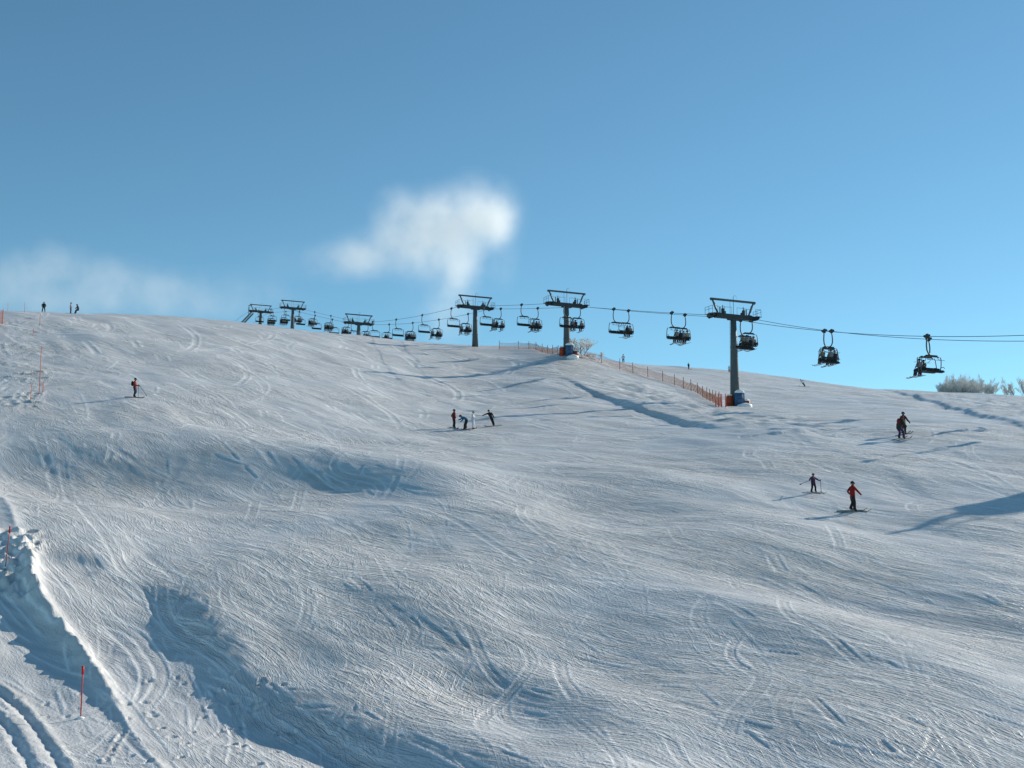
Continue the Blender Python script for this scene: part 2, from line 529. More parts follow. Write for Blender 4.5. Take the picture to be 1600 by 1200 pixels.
def build_ground():
    dense = np.linspace(-0.47, 0.47, 940)
    side = 0.47 + (np.linspace(0, 1, 70)[1:] ** 1.8) * (math.pi - 0.47)
    AZ = np.concatenate([-side[::-1], dense, side])
    seg = [np.geomspace(1.5, 30, 46)[:-1], np.geomspace(30, 270, 940)[:-1], np.geomspace(270, 460, 110)[:-1], np.geomspace(460, 3000, 40)]
    RR = np.concatenate(seg)
    na, nr = len(AZ), len(RR)
    A, Q = np.meshgrid(AZ, RR, indexing='ij')
    X, Y = np.sin(A) * Q, np.cos(A) * Q
    Z = height(X, Y)
    res = Q * np.maximum((AZ[na // 2 + 1] - AZ[na // 2]), 0.0022)      # cell length at each node
    infield = (np.abs(A) < 0.47)
    # wind and ski streaks that the mesh can carry
    a, b = streak_xy(X, Y)
    amp = sm(25, 38, Q) * (1 - sm(200, 330, Q)) * infield
    Z += amp * (0.022 * perlin(a / 3.0, b / 1.5, 5) + 0.012 * perlin(a / 1.4, b / 0.6, 6) * (1 - sm(90, 140, Q)))
    # churned snow between the fence and the ledge under the lift, and off the piste on the left
    s, t = polydist(X, Y, LEDGES[0][0])
    churn = np.exp(-((s - 6) / 4.5) ** 2) * sm(0.0, 0.2, t) * (Y < 200) * (Y > 95)
    Z += churn * (0.26 * perlin(X / 3.2 + Y / 9, Y / 2.2, 7) + 0.16 * perlin(X / 1.5, Y / 1.1, 8))
    s2, t2 = polydist(X, Y, LEDGES[1][0])
    churn2 = np.exp(-((s2 - 6) / 5.0) ** 2) * sm(0.15, 0.35, t2)
    Z += churn2 * (0.20 * perlin(X / 3.2, Y / 2.2, 9) + 0.12 * perlin(X / 1.3, Y / 1.1, 10))

    # tracks and dents are pressed into the nodes one by one
    T = np.zeros_like(Z)
    ia0 = int(np.argmin(np.abs(AZ + 0.47)))
    da = dense[1] - dense[0]
    lr1 = math.log(30); dl = math.log(RR[60]) - math.log(RR[59])
    i30 = 45
    def idx(x, y):
        r = np.hypot(x, y)
        ia = np.rint(ia0 + (np.arctan2(x, y) + 0.47) / da).astype(int)
        ir = np.rint(i30 + (np.log(np.maximum(r, 1)) - lr1) / dl).astype(int)
        ok = (ia > ia0 + 2) & (ia < ia0 + 937) & (ir > i30 + 2) & (ir < i30 + 936)
        return ia, ir, ok
    def groove(P, depth, gauge, w):
        """two ski lines pressed along P, each with a small bank on its outer side"""
        d = np.gradient(P, axis=0)
        n = np.stack([-d[:, 1], d[:, 0]], 1) / (np.hypot(d[:, 0], d[:, 1])[:, None] + 1e-9)
        offs = np.arange(-gauge / 2 - 2.6 * w, gauge / 2 + 2.61 * w, 0.02)
        prof = np.zeros(len(offs))
        for sgn in ((-1, 1) if gauge > 0 else (1,)):
            q = offs - sgn * gauge / 2
            prof += -np.exp(-(q / w) ** 2) + 0.75 * np.exp(-((q - sgn * 1.5 * w) / (0.8 * w)) ** 2)
        x = (P[:, 0][:, None] + n[:, 0][:, None] * offs).ravel()
        y = (P[:, 1][:, None] + n[:, 1][:, None] * offs).ravel()
        ends = np.clip(np.minimum(np.linspace(0, 1, len(P)), np.linspace(1, 0, len(P))) * 6, 0, 1)
        v = (ends[:, None] * prof[None, :] * depth).ravel()
        ia, ir, ok = idx(x, y)
        key = ia[ok] * 4096 + ir[ok]
        uq, inv = np.unique(key, return_inverse=True)
        val = np.bincount(inv, v[ok]) / np.bincount(inv)
        T[uq // 4096, uq % 4096] = val
    def resample(P, ds):
        L = np.concatenate([[0], np.cumsum(np.hypot(*np.diff(P, axis=0).T))])
        q = np.arange(0, L[-1], ds)
        return np.stack([np.interp(q, L, P[:, 0]), np.interp(q, L, P[:, 1])], 1)
    g = np.random.default_rng(12)
    for k in range(1500):                                  # straight scrapes along the run
        y = math.exp(g.uniform(math.log(38), math.log(200)))
        x = g.uniform(-0.46, 0.46) * y
        ang = R(g.normal(-56, 13)); ln = (g.uniform(1.2, 8) if k % 6 else g.uniform(8, 26)) * (y / 60) ** 0.5
        q = np.linspace(0, ln, 30)
        th = ang + g.uniform(-0.035, 0.035) * q
        P = np.stack([x + np.cumsum(np.cos(th)) * ln / 30, y + np.cumsum(np.sin(th)) * ln / 30], 1)
        groove(resample(P, 0.05), g.uniform(0.008, 0.026) * max(1, y / 80), g.choice([0.0, 0.0, 0.22]), g.uniform(0.05, 0.09) * max(1.0, y / 75))
    for k in range(150):                                   # swinging descents
        y = math.exp(g.uniform(math.log(40), math.log(190)))
        x = g.uniform(-0.46, 0.46) * y
        lam, ampl = g.uniform(9, 18), g.uniform(0.2, 0.7)
        ln = g.uniform(3, 9) if k % 3 == 0 else g.uniform(8, 26)
        q = np.linspace(0, ln, 120)
        th = R(g.uniform(-100, -50)) + ampl * np.sin(q / lam * 2 * math.pi + g.uniform(0, 6.28))
        P = np.stack([x + np.cumsum(np.cos(th)) * ln / 120, y + np.cumsum(np.sin(th)) * ln / 120], 1)
        groove(resample(P, 0.04), g.uniform(0.007, 0.018), g.uniform(0.2, 0.45), g.uniform(0.045, 0.07) * max(1.0, y / 75))
    # a few long clear tracks seen in the picture
    for pts, dp, ga, w in [
        ([(95,690),(100,740),(135,800),(160,830),(190,885),(230,920),(250,960),(285,1000),(330,1040)], 0.048, 0.5, 0.099),
        ([(250,905),(255,950),(275,985),(345,1030),(410,1080),(440,1110)], 0.042, 0.4, 0.081),
        ([(105,950),(160,965),(200,1000),(225,1030),(235,1060),(225,1100),(215,1122)], 0.054, 0.9, 0.099),
        ([(130,960),(200,985),(235,1020),(252,1050),(245,1080),(215,1120)], 0.048, 0.6, 0.087),
        ([(470,905),(482,930),(478,965),(468,985)], 0.036, 0.5, 0.074),
        ([(360,905),(350,930),(370,960),(430,990)], 0.036, 0.35, 0.087),
        ([(400,780),(395,800),(390,815)], 0.048, 0.5, 0.087),
        ([(470,760),(466,785),(460,800)], 0.048, 0.5, 0.087),
        ([(815,790),(815,805),(835,825),(890,858)], 0.048, 0.3, 0.087),
        ([(1155,993),(1142,1015),(1150,1035),(1185,1055)], 0.048, 0.3, 0.081),
        ([(1225,935),(1230,955),(1290,990),(1360,1050)], 0.042, 0.4, 0.087),
        ([(1265,1085),(1290,1110),(1320,1140)], 0.048, 0.3, 0.081),
        ([(875,1030),(880,1060),(905,1095)], 0.042, 0.5, 0.087),
        ([(1206,865),(1213,880),(1225,895)], 0.048, 0.6, 0.093),
        ([(1296,820),(1310,845),(1312,862)], 0.042, 0.4, 0.087),
        ([(430,1105),(480,1135),(540,1180),(620,1210)], 0.036, 0.5, 0.093),
        ([(130,1190),(160,1165),(190,1130)], 0.036, 0.3, 0.062),
        ([(190,1130),(260,1200),(280,1230)], 0.048, 0.8, 0.087),
        ([(150,1055),(200,1110),(260,1190)], 0.042, 0.7, 0.074),
        ([(365,1200),(372,1160),(365,1120)], 0.042, 0.5, 0.081),
        ([(1430,800),(1424,790),(1440,784)], 0.042, 0.5, 0.087),
        ([(1205,735),(1195,720),(1170,712),(1175,700)], 0.042, 0.5, 0.124),
    ]:
        groove(resample(path(pts, height, 8), 0.03), dp * 0.55, ga * 0.7, w * 0.75)
    TG = T.copy()
    # prints and clods off the piste
    def dent(px, py, d, w, el=1.0):
        p = hit(px, py, height)
        ia, ir, ok = idx(np.array([p.x]), np.array([p.y]))
        if not ok[0]: return
        ka, kr = max(2, int(3 * w / (p.y * da))), max(2, int(3 * w / (p.y * dl)))
        i0, i1, j0, j1 = ia[0] - ka, ia[0] + ka + 1, ir[0] - kr, ir[0] + kr + 1
        q = ((X[i0:i1, j0:j1] - p.x) / (w * el)) ** 2 + ((Y[i0:i1, j0:j1] - p.y) / w) ** 2
        T[i0:i1, j0:j1] += d * (-np.exp(-q) + 0.5 * np.exp(-((np.sqrt(q) - 1.6) ** 2) * 3))
    for k in range(70):
        dent(g.uniform(-10, 62), g.uniform(497, 640), g.uniform(0.08, 0.22), g.uniform(0.18, 0.38), g.uniform(1, 2.6))
    for k in range(46):
        dent(g.uniform(190, 470), g.uniform(1050, 1200), g.uniform(0.05, 0.12), g.uniform(0.08, 0.16))
    for k in range(16):
        dent(g.uniform(0, 130), g.uniform(1085, 1130), g.uniform(0.03, 0.08), g.uniform(0.07, 0.14))
    for k in range(60):
        dent(g.uniform(-5, 55), g.uniform(830, 930), g.uniform(0.1, 0.3), g.uniform(0.12, 0.35))
    for k in range(10):
        dent(165 + k * 3 + g.uniform(-3, 3), 1190 - k * 5 + g.uniform(-2, 2), 0.1, 0.1)
    # rest of one node of blur keeps the pressed lines from stepping
    S = T.copy()
    S[1:-1, :] = 0.5 * T[1:-1] + 0.25 * (T[:-2] + T[2:])
    Z += S

    # how much a spot has been skied on: little beside the piste and on the smooth bench
    sb, tb = polydist(X, Y, BERM)
    s3, t3 = polydist(X, Y, LEDGES[2][0])
    off = (1 - sm(0.0, 1.2, sb + 0.4 * perlin(X, Y, 51))) * (Y < 100) * (X < 0)
    bench = (1 - sm(-1.5, 0.6, s3 + 0.8 * perlin(X / 1.5, Y / 1.5, 52))) * (Y < 64) * (X < -2) * (sb > 0)
    left = (1 - sm(-0.375, -0.362, np.arctan2(X, Y))) * (Y > 95)
    skied = (1 - np.clip(0.88 * off + 0.7 * bench * (1 - off) + 0.6 * left, 0, 0.92)) * (1 - 0.5 * np.clip(churn + churn2, 0, 1))
    n = na * nr
    co = np.stack([X, Y, Z], -1).reshape(-1, 3)
    centre = np.array([[0, 0, -1.7]])
    co = np.concatenate([co, centre]).astype(np.float32)
    I, J = np.meshgrid(np.arange(na - 1), np.arange(nr - 1), indexing='ij')
    v0 = (I * nr + J).ravel()
    quads = np.stack([v0, v0 + nr, v0 + nr + 1, v0 + 1], 1)[:, ::-1]
    fan = np.stack([np.full(na - 1, n), np.arange(na - 1) * nr, (np.arange(na - 1) + 1) * nr], 1)[:, ::-1]
    loops = np.concatenate([quads.ravel(), fan.ravel()]).astype(np.int32)
    nq, nf = len(quads), len(fan)
    starts = np.concatenate([np.arange(nq) * 4, nq * 4 + np.arange(nf) * 3]).astype(np.int32)
    me = bpy.data.meshes.new('snow_slope')
    me.vertices.add(n + 1); me.vertices.foreach_set('co', co.ravel())
    me.loops.add(len(loops)); me.loops.foreach_set('vertex_index', loops)
    me.polygons.add(nq + nf); me.polygons.foreach_set('loop_start', starts)
    me.update(calc_edges=True)
    me.polygons.foreach_set('use_smooth', np.ones(nq + nf, bool))
    at_ = me.attributes.new('skied', 'FLOAT', 'POINT')
    at_.data.foreach_set('value', np.concatenate([skied.ravel(), [1.0]]).astype(np.float32))
    lo = me.attributes.new('loose', 'FLOAT', 'POINT')
    lo.data.foreach_set('value', np.concatenate([np.clip(TG / 0.010, 0, 1).ravel() * 0.9, [0.0]]).astype(np.float32))
    me.materials.append(SNOW)
    o = link('snow_slope', me)
    tag(o, kind='structure', label='broad sunlit ski slope of tracked snow')
    return o
GROUND = build_ground()
# ------------------------------------------------------------------ ski lift
STEEL = mat_simple('painted_steel', (0.075, 0.095, 0.105), 0.6, 0.0, 0.12, 1.5, 0.25)
DARK_STEEL = mat_simple('dark_steel', (0.035, 0.045, 0.055), 0.55, 0.0, 0.15, 3.0, 0.3)
GALV = mat_simple('galvanised_steel', (0.18, 0.20, 0.21), 0.5, 0.4, 0.15, 4.0, 0.4)
SEAT = mat_simple('seat_cushion', (0.022, 0.026, 0.032), 0.75, 0.0, 0.2, 5.0, 0.2)
RUBBER = mat_simple('rubber', (0.02, 0.02, 0.022), 0.8, 0.0, 0.2, 8.0, 0.2)
CABLE = mat_simple('wire_rope', (0.05, 0.055, 0.06), 0.5, 0.6, 0.2, 20.0, 0.4)
SNOWCAP = mat_simple('lying_snow', (0.84, 0.86, 0.88), 0.6, 0.0, 0.03, 3.0, 0.3, 0.05)

K = 0.4577                                            # the line runs X + K*Y = const
CT, CL, CR = 88.7, 85.75, 91.65
LDIR = Vector((-K, 1.0, 0)).normalized()            # uphill along the line
LRZ = math.atan2(-LDIR.x, LDIR.y)
ACR = Vector((LDIR.y, -LDIR.x, 0))                  # across the line, to the right
TOWERS = [  # depth, rope height, foot height given by the slope
 (85.5, 16.1), (140.0, 27.2), (177.0, 36.1), (207.0, 41.8), (264.0, 49.9), (313.0, 63.0), (344.0, 68.3),
]
SAG = [1.65, 0.15, 0.1, 0.8, 0.1, 0.15]
def rope_z(Y):
    for (a, za), (b, zb), s in zip(TOWERS, TOWERS[1:], SAG):
        if Y <= b or b == 344.0:
            t = (Y - a) / (b - a)
            if t > 1: return zb + (Y - b) * 0.1 - 0.004 * (Y - b) ** 2
            return za + (zb - za) * t - 4 * s * t * (1 - t) if t >= 0 else za + (Y - a) * 0.12
def rope_pt(c, Y):
    off = (c - CT) / (1 + K * K) ** 0.5             # side offset of this rope
    yt = Y - ACR.y * off                            # the place on the centre line abreast of it
    return Vector((c - K * Y, Y, rope_z(yt)))

def build_tower(i, Y, zr, label):
    X = CT - K * Y
    g = zat(X, Y)
    H = zr + 0.14 - g
    t = empty('lift_tower', (X, Y, g - 0.3), LRZ)
    tag(t, label, 'lift tower', 'pylons of the chairlift line')
    top = H + 0.3
    n = 14
    m = MB()
    m.tube([(0, 0, 0), (0, 0, top * 0.33), (0, 0, top * 0.66), (0, 0, top - 0.3)], [0.54, 0.46, 0.38, 0.31], n)
    m.tube([(0, 0, top * 0.33 - 0.05), (0, 0, top * 0.33 + 0.05)], 0.51, n)
    m.tube([(0, 0, top * 0.66 - 0.04), (0, 0, top * 0.66 + 0.04)], 0.43, n)
    m.build('pole', STEEL, t, True)
    c = MB()
    c.bevel_box((0, 0, top - 0.12), (5.0, 0.42, 0.54), 0.04)
    c.bevel_box((0, 0, top - 0.42), (1.5, 0.40, 0.20), 0.03)
    for s in (-1, 1):
        c.box((s * 2.05, 0, top + 0.14), (0.5, 0.46, 0.1))
    c.build('crossbeam', DARK_STEEL, t)
    for s in (-1, 1):
        a = MB()
        tl = 2.6 if i == 0 else 1.7
        zc = top - 0.12
        for q in (-0.13, 0.13):
            a.bevel_box((s * 2.78 + q, 0, zc), (0.07, tl, 0.34), 0.02)
        a.box((s * 2.78, 0, zc), (0.42, 0.6, 0.40))
        a.bevel_box((s * 2.95, 0.0, zc + 0.02), (0.6, 0.5, 0.36), 0.04)
        a.bevel_box((s * 2.4, 0.0, zc - 0.02), (0.7, 0.5, 0.34), 0.04)
        ao = a.build('sheave_assembly', DARK_STEEL, t)
        for k in range(5 if i == 0 else 4):
            w = SHEAVE.get('m')
            if w is None:
                w = MB().tube([(-0.06, 0, 0), (-0.045, 0, 0), (0.045, 0, 0), (0.06, 0, 0)], [0.21, 0.17, 0.17, 0.21], 14).mesh('sheave', RUBBER, False)
                SHEAVE['m'] = w
            wo = link('sheave', w, None, ao)
            wo.location = (s * 2.72, (-0.96 if i == 0 else -0.64) + k * 0.43, zc - 0.10)
        r = MB()                                       # walkway and rail along the sheaves
        x0, x1 = s * 2.35, s * 3.2
        r.box((s * 3.1, 0, top - 0.02), (0.4, 1.6, 0.04))
        for y in (-0.75, 0, 0.75):
            r.tube([(x1, y, top), (x1, y, top + 0.8)], 0.025, 5)
            r.tube([(s * 1.75, y * 0.12, top + 0.1), (s * 1.75, y * 0.12, top + 0.85)], 0.025, 5)
        for z in (0.5, 0.8):
            r.tube([(x1, -0.75, top + z), (x1, 0.75, top + z)], 0.025, 5)
        for y in (-0.75,):
            r.tube([(x1, y, top + 0.8), (s * 2.5, y, top + 0.8), (s * 2.5, y, top)], 0.025, 5)
        r.tube([(s * 0.35, -0.25, top + 0.12), (s * 0.35, -0.25, top + 0.9), (s * 2.3, -0.25, top + 0.8)], 0.022, 5)
        r.tube([(s * 1.3, -0.25, top + 0.1), (s * 1.3, -0.25, top + 0.93)], 0.022, 5)
        r.build('railing', GALV, t)
        d = MB()                                       # grease box and cable switch standing on the beam
        d.bevel_box((s * 1.38, 0, top + 0.42), (0.26, 0.3, 0.62), 0.03)
        d.tube([(s * 1.38, 0, top + 0.7), (s * 1.36, 0, top + 1.1)], 0.05, 6)
        d.box((s * 1.16, 0, top + 0.28), (0.2, 0.3, 0.3))
        d.build('control_box', DARK_STEEL, t)
    for s in (-1, 1):
        f = MB()
        f.tube([(s * 2.0, 0, top + 0.05), (s * 2.72, 0, top + 1.62)], 0.10, 6)
        f.tube([(s * 2.25, 0, top + 0.55), (s * 2.55, 0, top + 1.3)], 0.12, 6)
        f.build('frame_strut', STEEL, t)
    b = MB()
    b.bevel_box((0, 0, top + 1.70), (6.0, 0.24, 0.22), 0.03)
    for s in (-1, 1):
        b.box((s * 2.9, 0, top + 1.56), (0.08, 0.12, 0.12))
    b.build('lifting_beam', STEEL, t)
    if i == 0:                                             # unseen platform added to broaden the shadow of the lowest pylon's head
        q = MB()
        q.box((0, 0, top + 0.2), (4.2, 2.8, 0.14))
        q.box((0, 0, top + 0.42), (3.4, 2.0, 0.3))
        for y in (-1.35, 1.35):
            for z in (0.5, 1.0):
                q.tube([(-2.05, y, top + 0.25 + z), (2.05, y, top + 0.25 + z)], 0.03, 5)
            for k in range(6):
                q.tube([(-2.05 + 0.82 * k, y, top + 0.25), (-2.05 + 0.82 * k, y, top + 1.25)], 0.03, 5)
        q.build('shadow_platform', DARK_STEEL, t)
    a = MB()
    a.tube([(0.05, 0, top), (0.05, 0, top + 2.15)], 0.03, 5)
    a.tube([(-0.4, 0, top), (-0.4, 0, top + 1.6)], 0.02, 5)
    a.tube([(0.05, 0, top + 2.15), (0.25, 0, top + 2.35), (0.45, 0, top + 2.25), (0.48, 0, top + 2.0)], 0.02, 5)
    a.build('aerial', GALV, t)
    l = MB()
    for s in (-0.2, 0.2):
        l.tube([(s, 0.62, 1.5), (s, 0.36, top - 0.2)], 0.022, 5)
    for k in range(int((top - 1.8) / 0.4)):
        z = 1.6 + k * 0.4
        y = 0.62 - 0.26 * (z - 1.5) / (top - 1.7)
        l.tube([(-0.2, y, z), (0.2, y, z)], 0.014, 4)
    l.build('ladder', GALV, t)
    return t
SHEAVE = {}
TL = [
 'steel lift pylon standing just beyond the right edge of the picture',
 'tallest grey steel lift pylon, standing at the lower end of the orange fence',
 'grey lift pylon beside the frosted tree at the upper end of the orange fence',
 'slim grey lift pylon rising from the crest in front of the white cloud',
 'short lift pylon sunk behind the crest, with only its head above the snow',
 'distant lift pylon with a long bare pole just right of the summit pylon',
 'farthest lift pylon at the summit with a slanting stair on its left',
]
TOWER_OBJ = [build_tower(i, Y, z, TL[i]) for i, (Y, z) in enumerate(TOWERS)]

# stair of the summit pylon
def summit_stair():
    t = TOWER_OBJ[6]
    zb = t.location.z
    X, Y = t.location.x, t.location.y
    top = TOWERS[6][1] - 0.25 - zb
    m = MB()
    a0 = Vector((-2.2, -0.2, top - 0.6)); b0 = Vector((-5.6, -0.2, 0.2))
    for y in (-0.5, 0.5):
        for dz in (0, 1.0):
            m.tube([a0 + Vector((0, y, dz)), b0 + Vector((0, y, dz))], 0.14, 5)
        for k in range(9):
            p = a0.lerp(b0, k / 8)
            m.tube([p + Vector((0, y, 0)), p + Vector((0, y, 1.0))], 0.05, 4)
    for k in range(17):
        p = a0.lerp(b0, k / 16)
        m.box(p, (0.3, 1.0, 0.05))
    m.tube([Vector((-3.35, -0.2, top + 1.6)), Vector((-3.35, -0.2, top - 1.4))], 0.07, 5)
    m.tube([Vector((-2.5, -0.2, top + 1.7)), Vector((-3.4, -0.2, top + 1.7))], 0.10, 5)
    m.build('stair', STEEL, t)
summit_stair()

def build_rope(c, label):
    Ys = np.concatenate([np.linspace(62, 344, 190), np.linspace(347, 372, 8)])
    m = MB().tube([rope_pt(c, Y) for Y in Ys], 0.028, 6)
    tag(m.build('haul_rope', CABLE, None, True), label, 'cable', 'two haul ropes of the chairlift')
build_rope(CL, 'left steel haul rope that carries the empty chairs down the line')
build_rope(CR, 'right steel haul rope that carries the loaded chairs uphill')

def chair_proto(name, loaded):
    """rope at the origin, +y the way the riders face, +x their right; inward side is -x for the uphill line"""
    t = empty(name)
    g = MB()
    g.bevel_box((0, 0, 0.0), (0.16, 0.62, 0.16), 0.03)
    g.bevel_box((-0.02, 0, 0.15), (0.12, 0.30, 0.16), 0.03)
    g.tube([(0.1, -0.22, 0.05), (-0.1, -0.22, 0.05)], 0.11, 10)
    g.tube([(0.1, 0.22, 0.05), (-0.1, 0.22, 0.05)], 0.11, 10)
    g.bevel_box((0, 0, -0.12), (0.2, 0.3, 0.14), 0.03)
    g.build('grip', DARK_STEEL, t)
    IN = -0.42
    h = MB()
    pts = [(0, 0, -0.1), (0.05, 0, -0.4), (0.09, 0, -0.8), (0.06, 0, -1.2), (-0.06, 0, -1.45), (-0.22, 0, -1.60), (IN, 0, -1.68)]
    h.tube(pts, [0.06, 0.06, 0.062, 0.065, 0.065, 0.065, 0.065], 8)
    h.build('hanger_arm', STEEL, t, True)
    b = MB()
    b.bevel_box((IN, 0, -1.70), (1.25, 0.24, 0.17), 0.04)
    b.tube([(IN - 0.8, 0, -1.78), (IN - 0.6, 0, -1.72), (IN + 0.6, 0, -1.72), (IN + 0.8, 0, -1.78)], 0.06, 8)
    b.build('top_bar', DARK_STEEL, t)
    for s in (-1, 1):
        f = MB()
        x = lambda q: IN + s * q
        f.tube([(x(0.94), 0, -1.78), (x(1.04), 0, -1.86), (x(1.08), -0.02, -2.0), (x(1.10), -0.08, -2.5), (x(1.08), -0.16, -2.85), (x(1.05), -0.12, -3.05), (x(1.03), 0.1, -3.10), (x(1.02), 0.42, -3.06)], 0.042, 7)
        f.tube([(x(1.08), -0.12, -2.66), (x(1.08), 0.25, -2.64), (x(1.08), 0.34, -2.78)], 0.03, 6)
        f.build('side_frame', STEEL, t, True)
    s_ = MB()
    for k in range(4):
        s_.bevel_box((IN - 0.765 + 0.51 * k, 0.16, -3.0), (0.49, 0.50, 0.11), 0.04)
    s_.box((IN, 0.12, -3.09), (2.06, 0.34, 0.08))
    s_.build('seat', SEAT, t)
    k_ = MB()
    for k in range(4):
        k_.bevel_box((IN - 0.765 + 0.51 * k, -0.17, -2.84), (0.49, 0.08, 0.26), 0.03)
    k_.tube([(IN - 1.06, -0.2, -2.78), (IN + 1.06, -0.2, -2.78)], 0.03, 6)
    k_.build('backrest', SEAT, t)
    sb = MB()                                            # restraint bar swung up under the top bar
    for q in (-0.62, 0.62):
        sb.tube([(IN + q, 0.0, -1.80), (IN + q, 0.22, -2.02), (IN + q, 0.52, -2.12)], 0.022, 5)
    sb.tube([(IN - 0.98, 0.52, -2.12), (IN + 0.98, 0.52, -2.12)], 0.022, 5)
    sb.tube([(IN, 0.02, -1.80), (IN, 0.1, -2.05)], 0.03, 5)
    sb.build('restraint_bar', GALV, t)
    return t

UP, DOWN = chair_proto('lift_chair', True), None
def chair_at(proto, c, Y, rz, first):
    o = proto if first else copy_tree(proto)
    o.location = rope_pt(c, Y)
    o.rotation_euler = (0, 0, rz)
    return o
EMPTY_L = [
 'empty lift chair nearest the right edge, overlapping the chair with two riders',
 'empty lift chair overlapped by the chair with three riders left of the frosted bushes',
 'empty lift chair right beside the pole of the tallest pylon, behind the full one',
 'empty lift chair just left of the tallest pylon, overlapping the chair with four riders',
 'empty lift chair in the second pair left of the tallest pylon',
 'empty lift chair half behind the pole by the frosted tree',
 'empty lift chair midway between the crest pylon and the frosted tree pylon',
 'empty lift chair hanging right of the crest pylon, close under its head',
 'empty lift chair first left of the crest pylon, in front of the cloud foot',
 'empty lift chair second left of the crest pylon, high above the snow',
 'empty lift chair third left of the crest pylon',
 'empty lift chair right of the sunken pylon, its seat low over the crest',
 'empty lift chair half hidden by the crest under the sunken pylon',
 'empty lift chair just left of the sunken pylon, low over the snow',
 'empty lift chair second left of the sunken pylon',
 'empty lift chair right beside the distant bare pole pylon',
 'empty lift chair left of the distant bare pole pylon',
 'empty lift chair under the right half of the summit pylon',
 'empty lift chair under the left half of the summit pylon by the stair',
]
LOAD_L = [
 ('with two riders at the right edge of the picture', [0, 1]),
 ('with three riders between the tallest pylon and the right edge', [0, 2, 3]),
 ('beside the pole of the tallest pylon', [0, 1, 2, 3]),
 ('with four riders just left of the tallest pylon', [0, 1, 2, 3]),
 ('second left of the tallest pylon, riders on its right half', [2, 3]),
 ('right of the pole beside the frosted tree', [0, 1, 3]),
 ('midway between the crest pylon and the frosted tree pylon', [1, 2, 3]),
 ('just right of the crest pylon', [0, 1, 3]),
 ('just left of the crest pylon pole', [0, 2, 3]),
 ('second left of the crest pylon, low over the snow', [0, 2, 3]),
 ('third left of the crest pylon with only heads over the snow', [0, 1, 2, 3]),
 ('fourth left of the crest pylon with only heads over the snow', [1, 2]),
 ('just right of the sunken pylon', [1, 2, 3]),
 ('just left of the sunken pylon', [0, 1, 2]),
 ('low over the snow, second left of the sunken pylon', [0, 1, 2, 3]),
 ('midway between the sunken pylon and the distant bare pole pylon', [0, 1, 2]),
 ('right beside the distant bare pole pylon', [0, 2, 3]),
 ('left of the distant bare pole pylon', [0, 1, 2, 3]),
 ('lowest under the summit pylon', [0, 1, 2, 3]),
]
CHAIRS_UP = []
for i in range(-1, 19):
    Y = 116.3 + 12.56 * i
    o = chair_at(UP, CR, Y, LRZ, i == -1)
    lab = 'loaded lift chair ' + LOAD_L[i][0] if i >= 0 else 'loaded lift chair beyond the right edge of the picture'
    if i == 3: lab = 'lift chair with four riders just left of the tallest pylon'
    tag(o, lab, 'lift chair', 'loaded chairs going up on the right rope')
    CHAIRS_UP.append((i, o))
for i in range(-1, 19):
    Y = 109.0 + 12.55 * i
    o = copy_tree(UP)
    o.location = rope_pt(CL, Y)
    o.rotation_euler = (0, 0, LRZ + math.pi)
    tag(o, EMPTY_L[i] if i >= 0 else 'empty lift chair beyond the right edge of the picture', 'lift chair', 'empty chairs coming down on the left rope')

# crash mats with snow on them round the feet of the two pylons beside the fence
RED_MAT = mat_simple('orange_red_vinyl', (0.42, 0.07, 0.03), 0.6, 0, 0.15, 3.0, 0.3)
DKRED_MAT = mat_simple('dark_red_vinyl', (0.20, 0.035, 0.03), 0.6, 0, 0.2, 3.0, 0.3)
BLUE_MAT = mat_simple('blue_vinyl', (0.05, 0.11, 0.23), 0.55, 0, 0.15, 3.0, 0.35)
def crash_mat(name, x, y, w, h, d, rz, mat, label, cap=0.22, round_=True):
    z = zat(x, y) - 0.12
    t = empty(name, (x, y, z), rz)
    tag(t, label, 'crash mat', 'padded mats round the pylon feet')
    m = MB()
    n = 12
    for k in range(1):
        bm = bmesh.new()
        bmesh.ops.create_cube(bm, size=1.0)
        bmesh.ops.scale(bm, vec=(w, d, h), verts=bm.verts)
        bmesh.ops.translate(bm, vec=(0, 0, h / 2), verts=bm.verts)
        bmesh.ops.bevel(bm, geom=bm.edges[:], offset=min(w, d) * 0.22, segments=3, affect='EDGES')
        bmesh.ops.subdivide_edges(bm, edges=bm.edges[:], cuts=1)
        for v in bm.verts:                             # soft, slightly slumped body
            q = v.co.z / h
            v.co.x *= 1 + 0.06 * math.sin(q * 3.1) + 0.02 * math.sin(v.co.y * 9)
            v.co.y *= 1 + 0.10 * math.sin(q * 3.1)
        bm.verts.index_update()
        m.add([v.co.copy() for v in bm.verts], [[q.index for q in f.verts] for f in bm.faces])
        bm.free()
    m.build('mat_body', mat, t, True)
    s = MB()
    s.box((0, -d / 2 - 0.01, h * 0.55), (w * 0.5, 0.03, 0.05))
    s.box((0, -d / 2 - 0.01, h * 0.25), (w * 0.5, 0.03, 0.05))
    s.build('strap', RUBBER, t)
    c = MB()
    c.blob((0, 0, h - 0.02), (w * 0.52, d * 0.55, cap), 3, 0.05, int(x * 10) % 97)
    c.build('snow_cap', SNOWCAP, t, True)
    return t
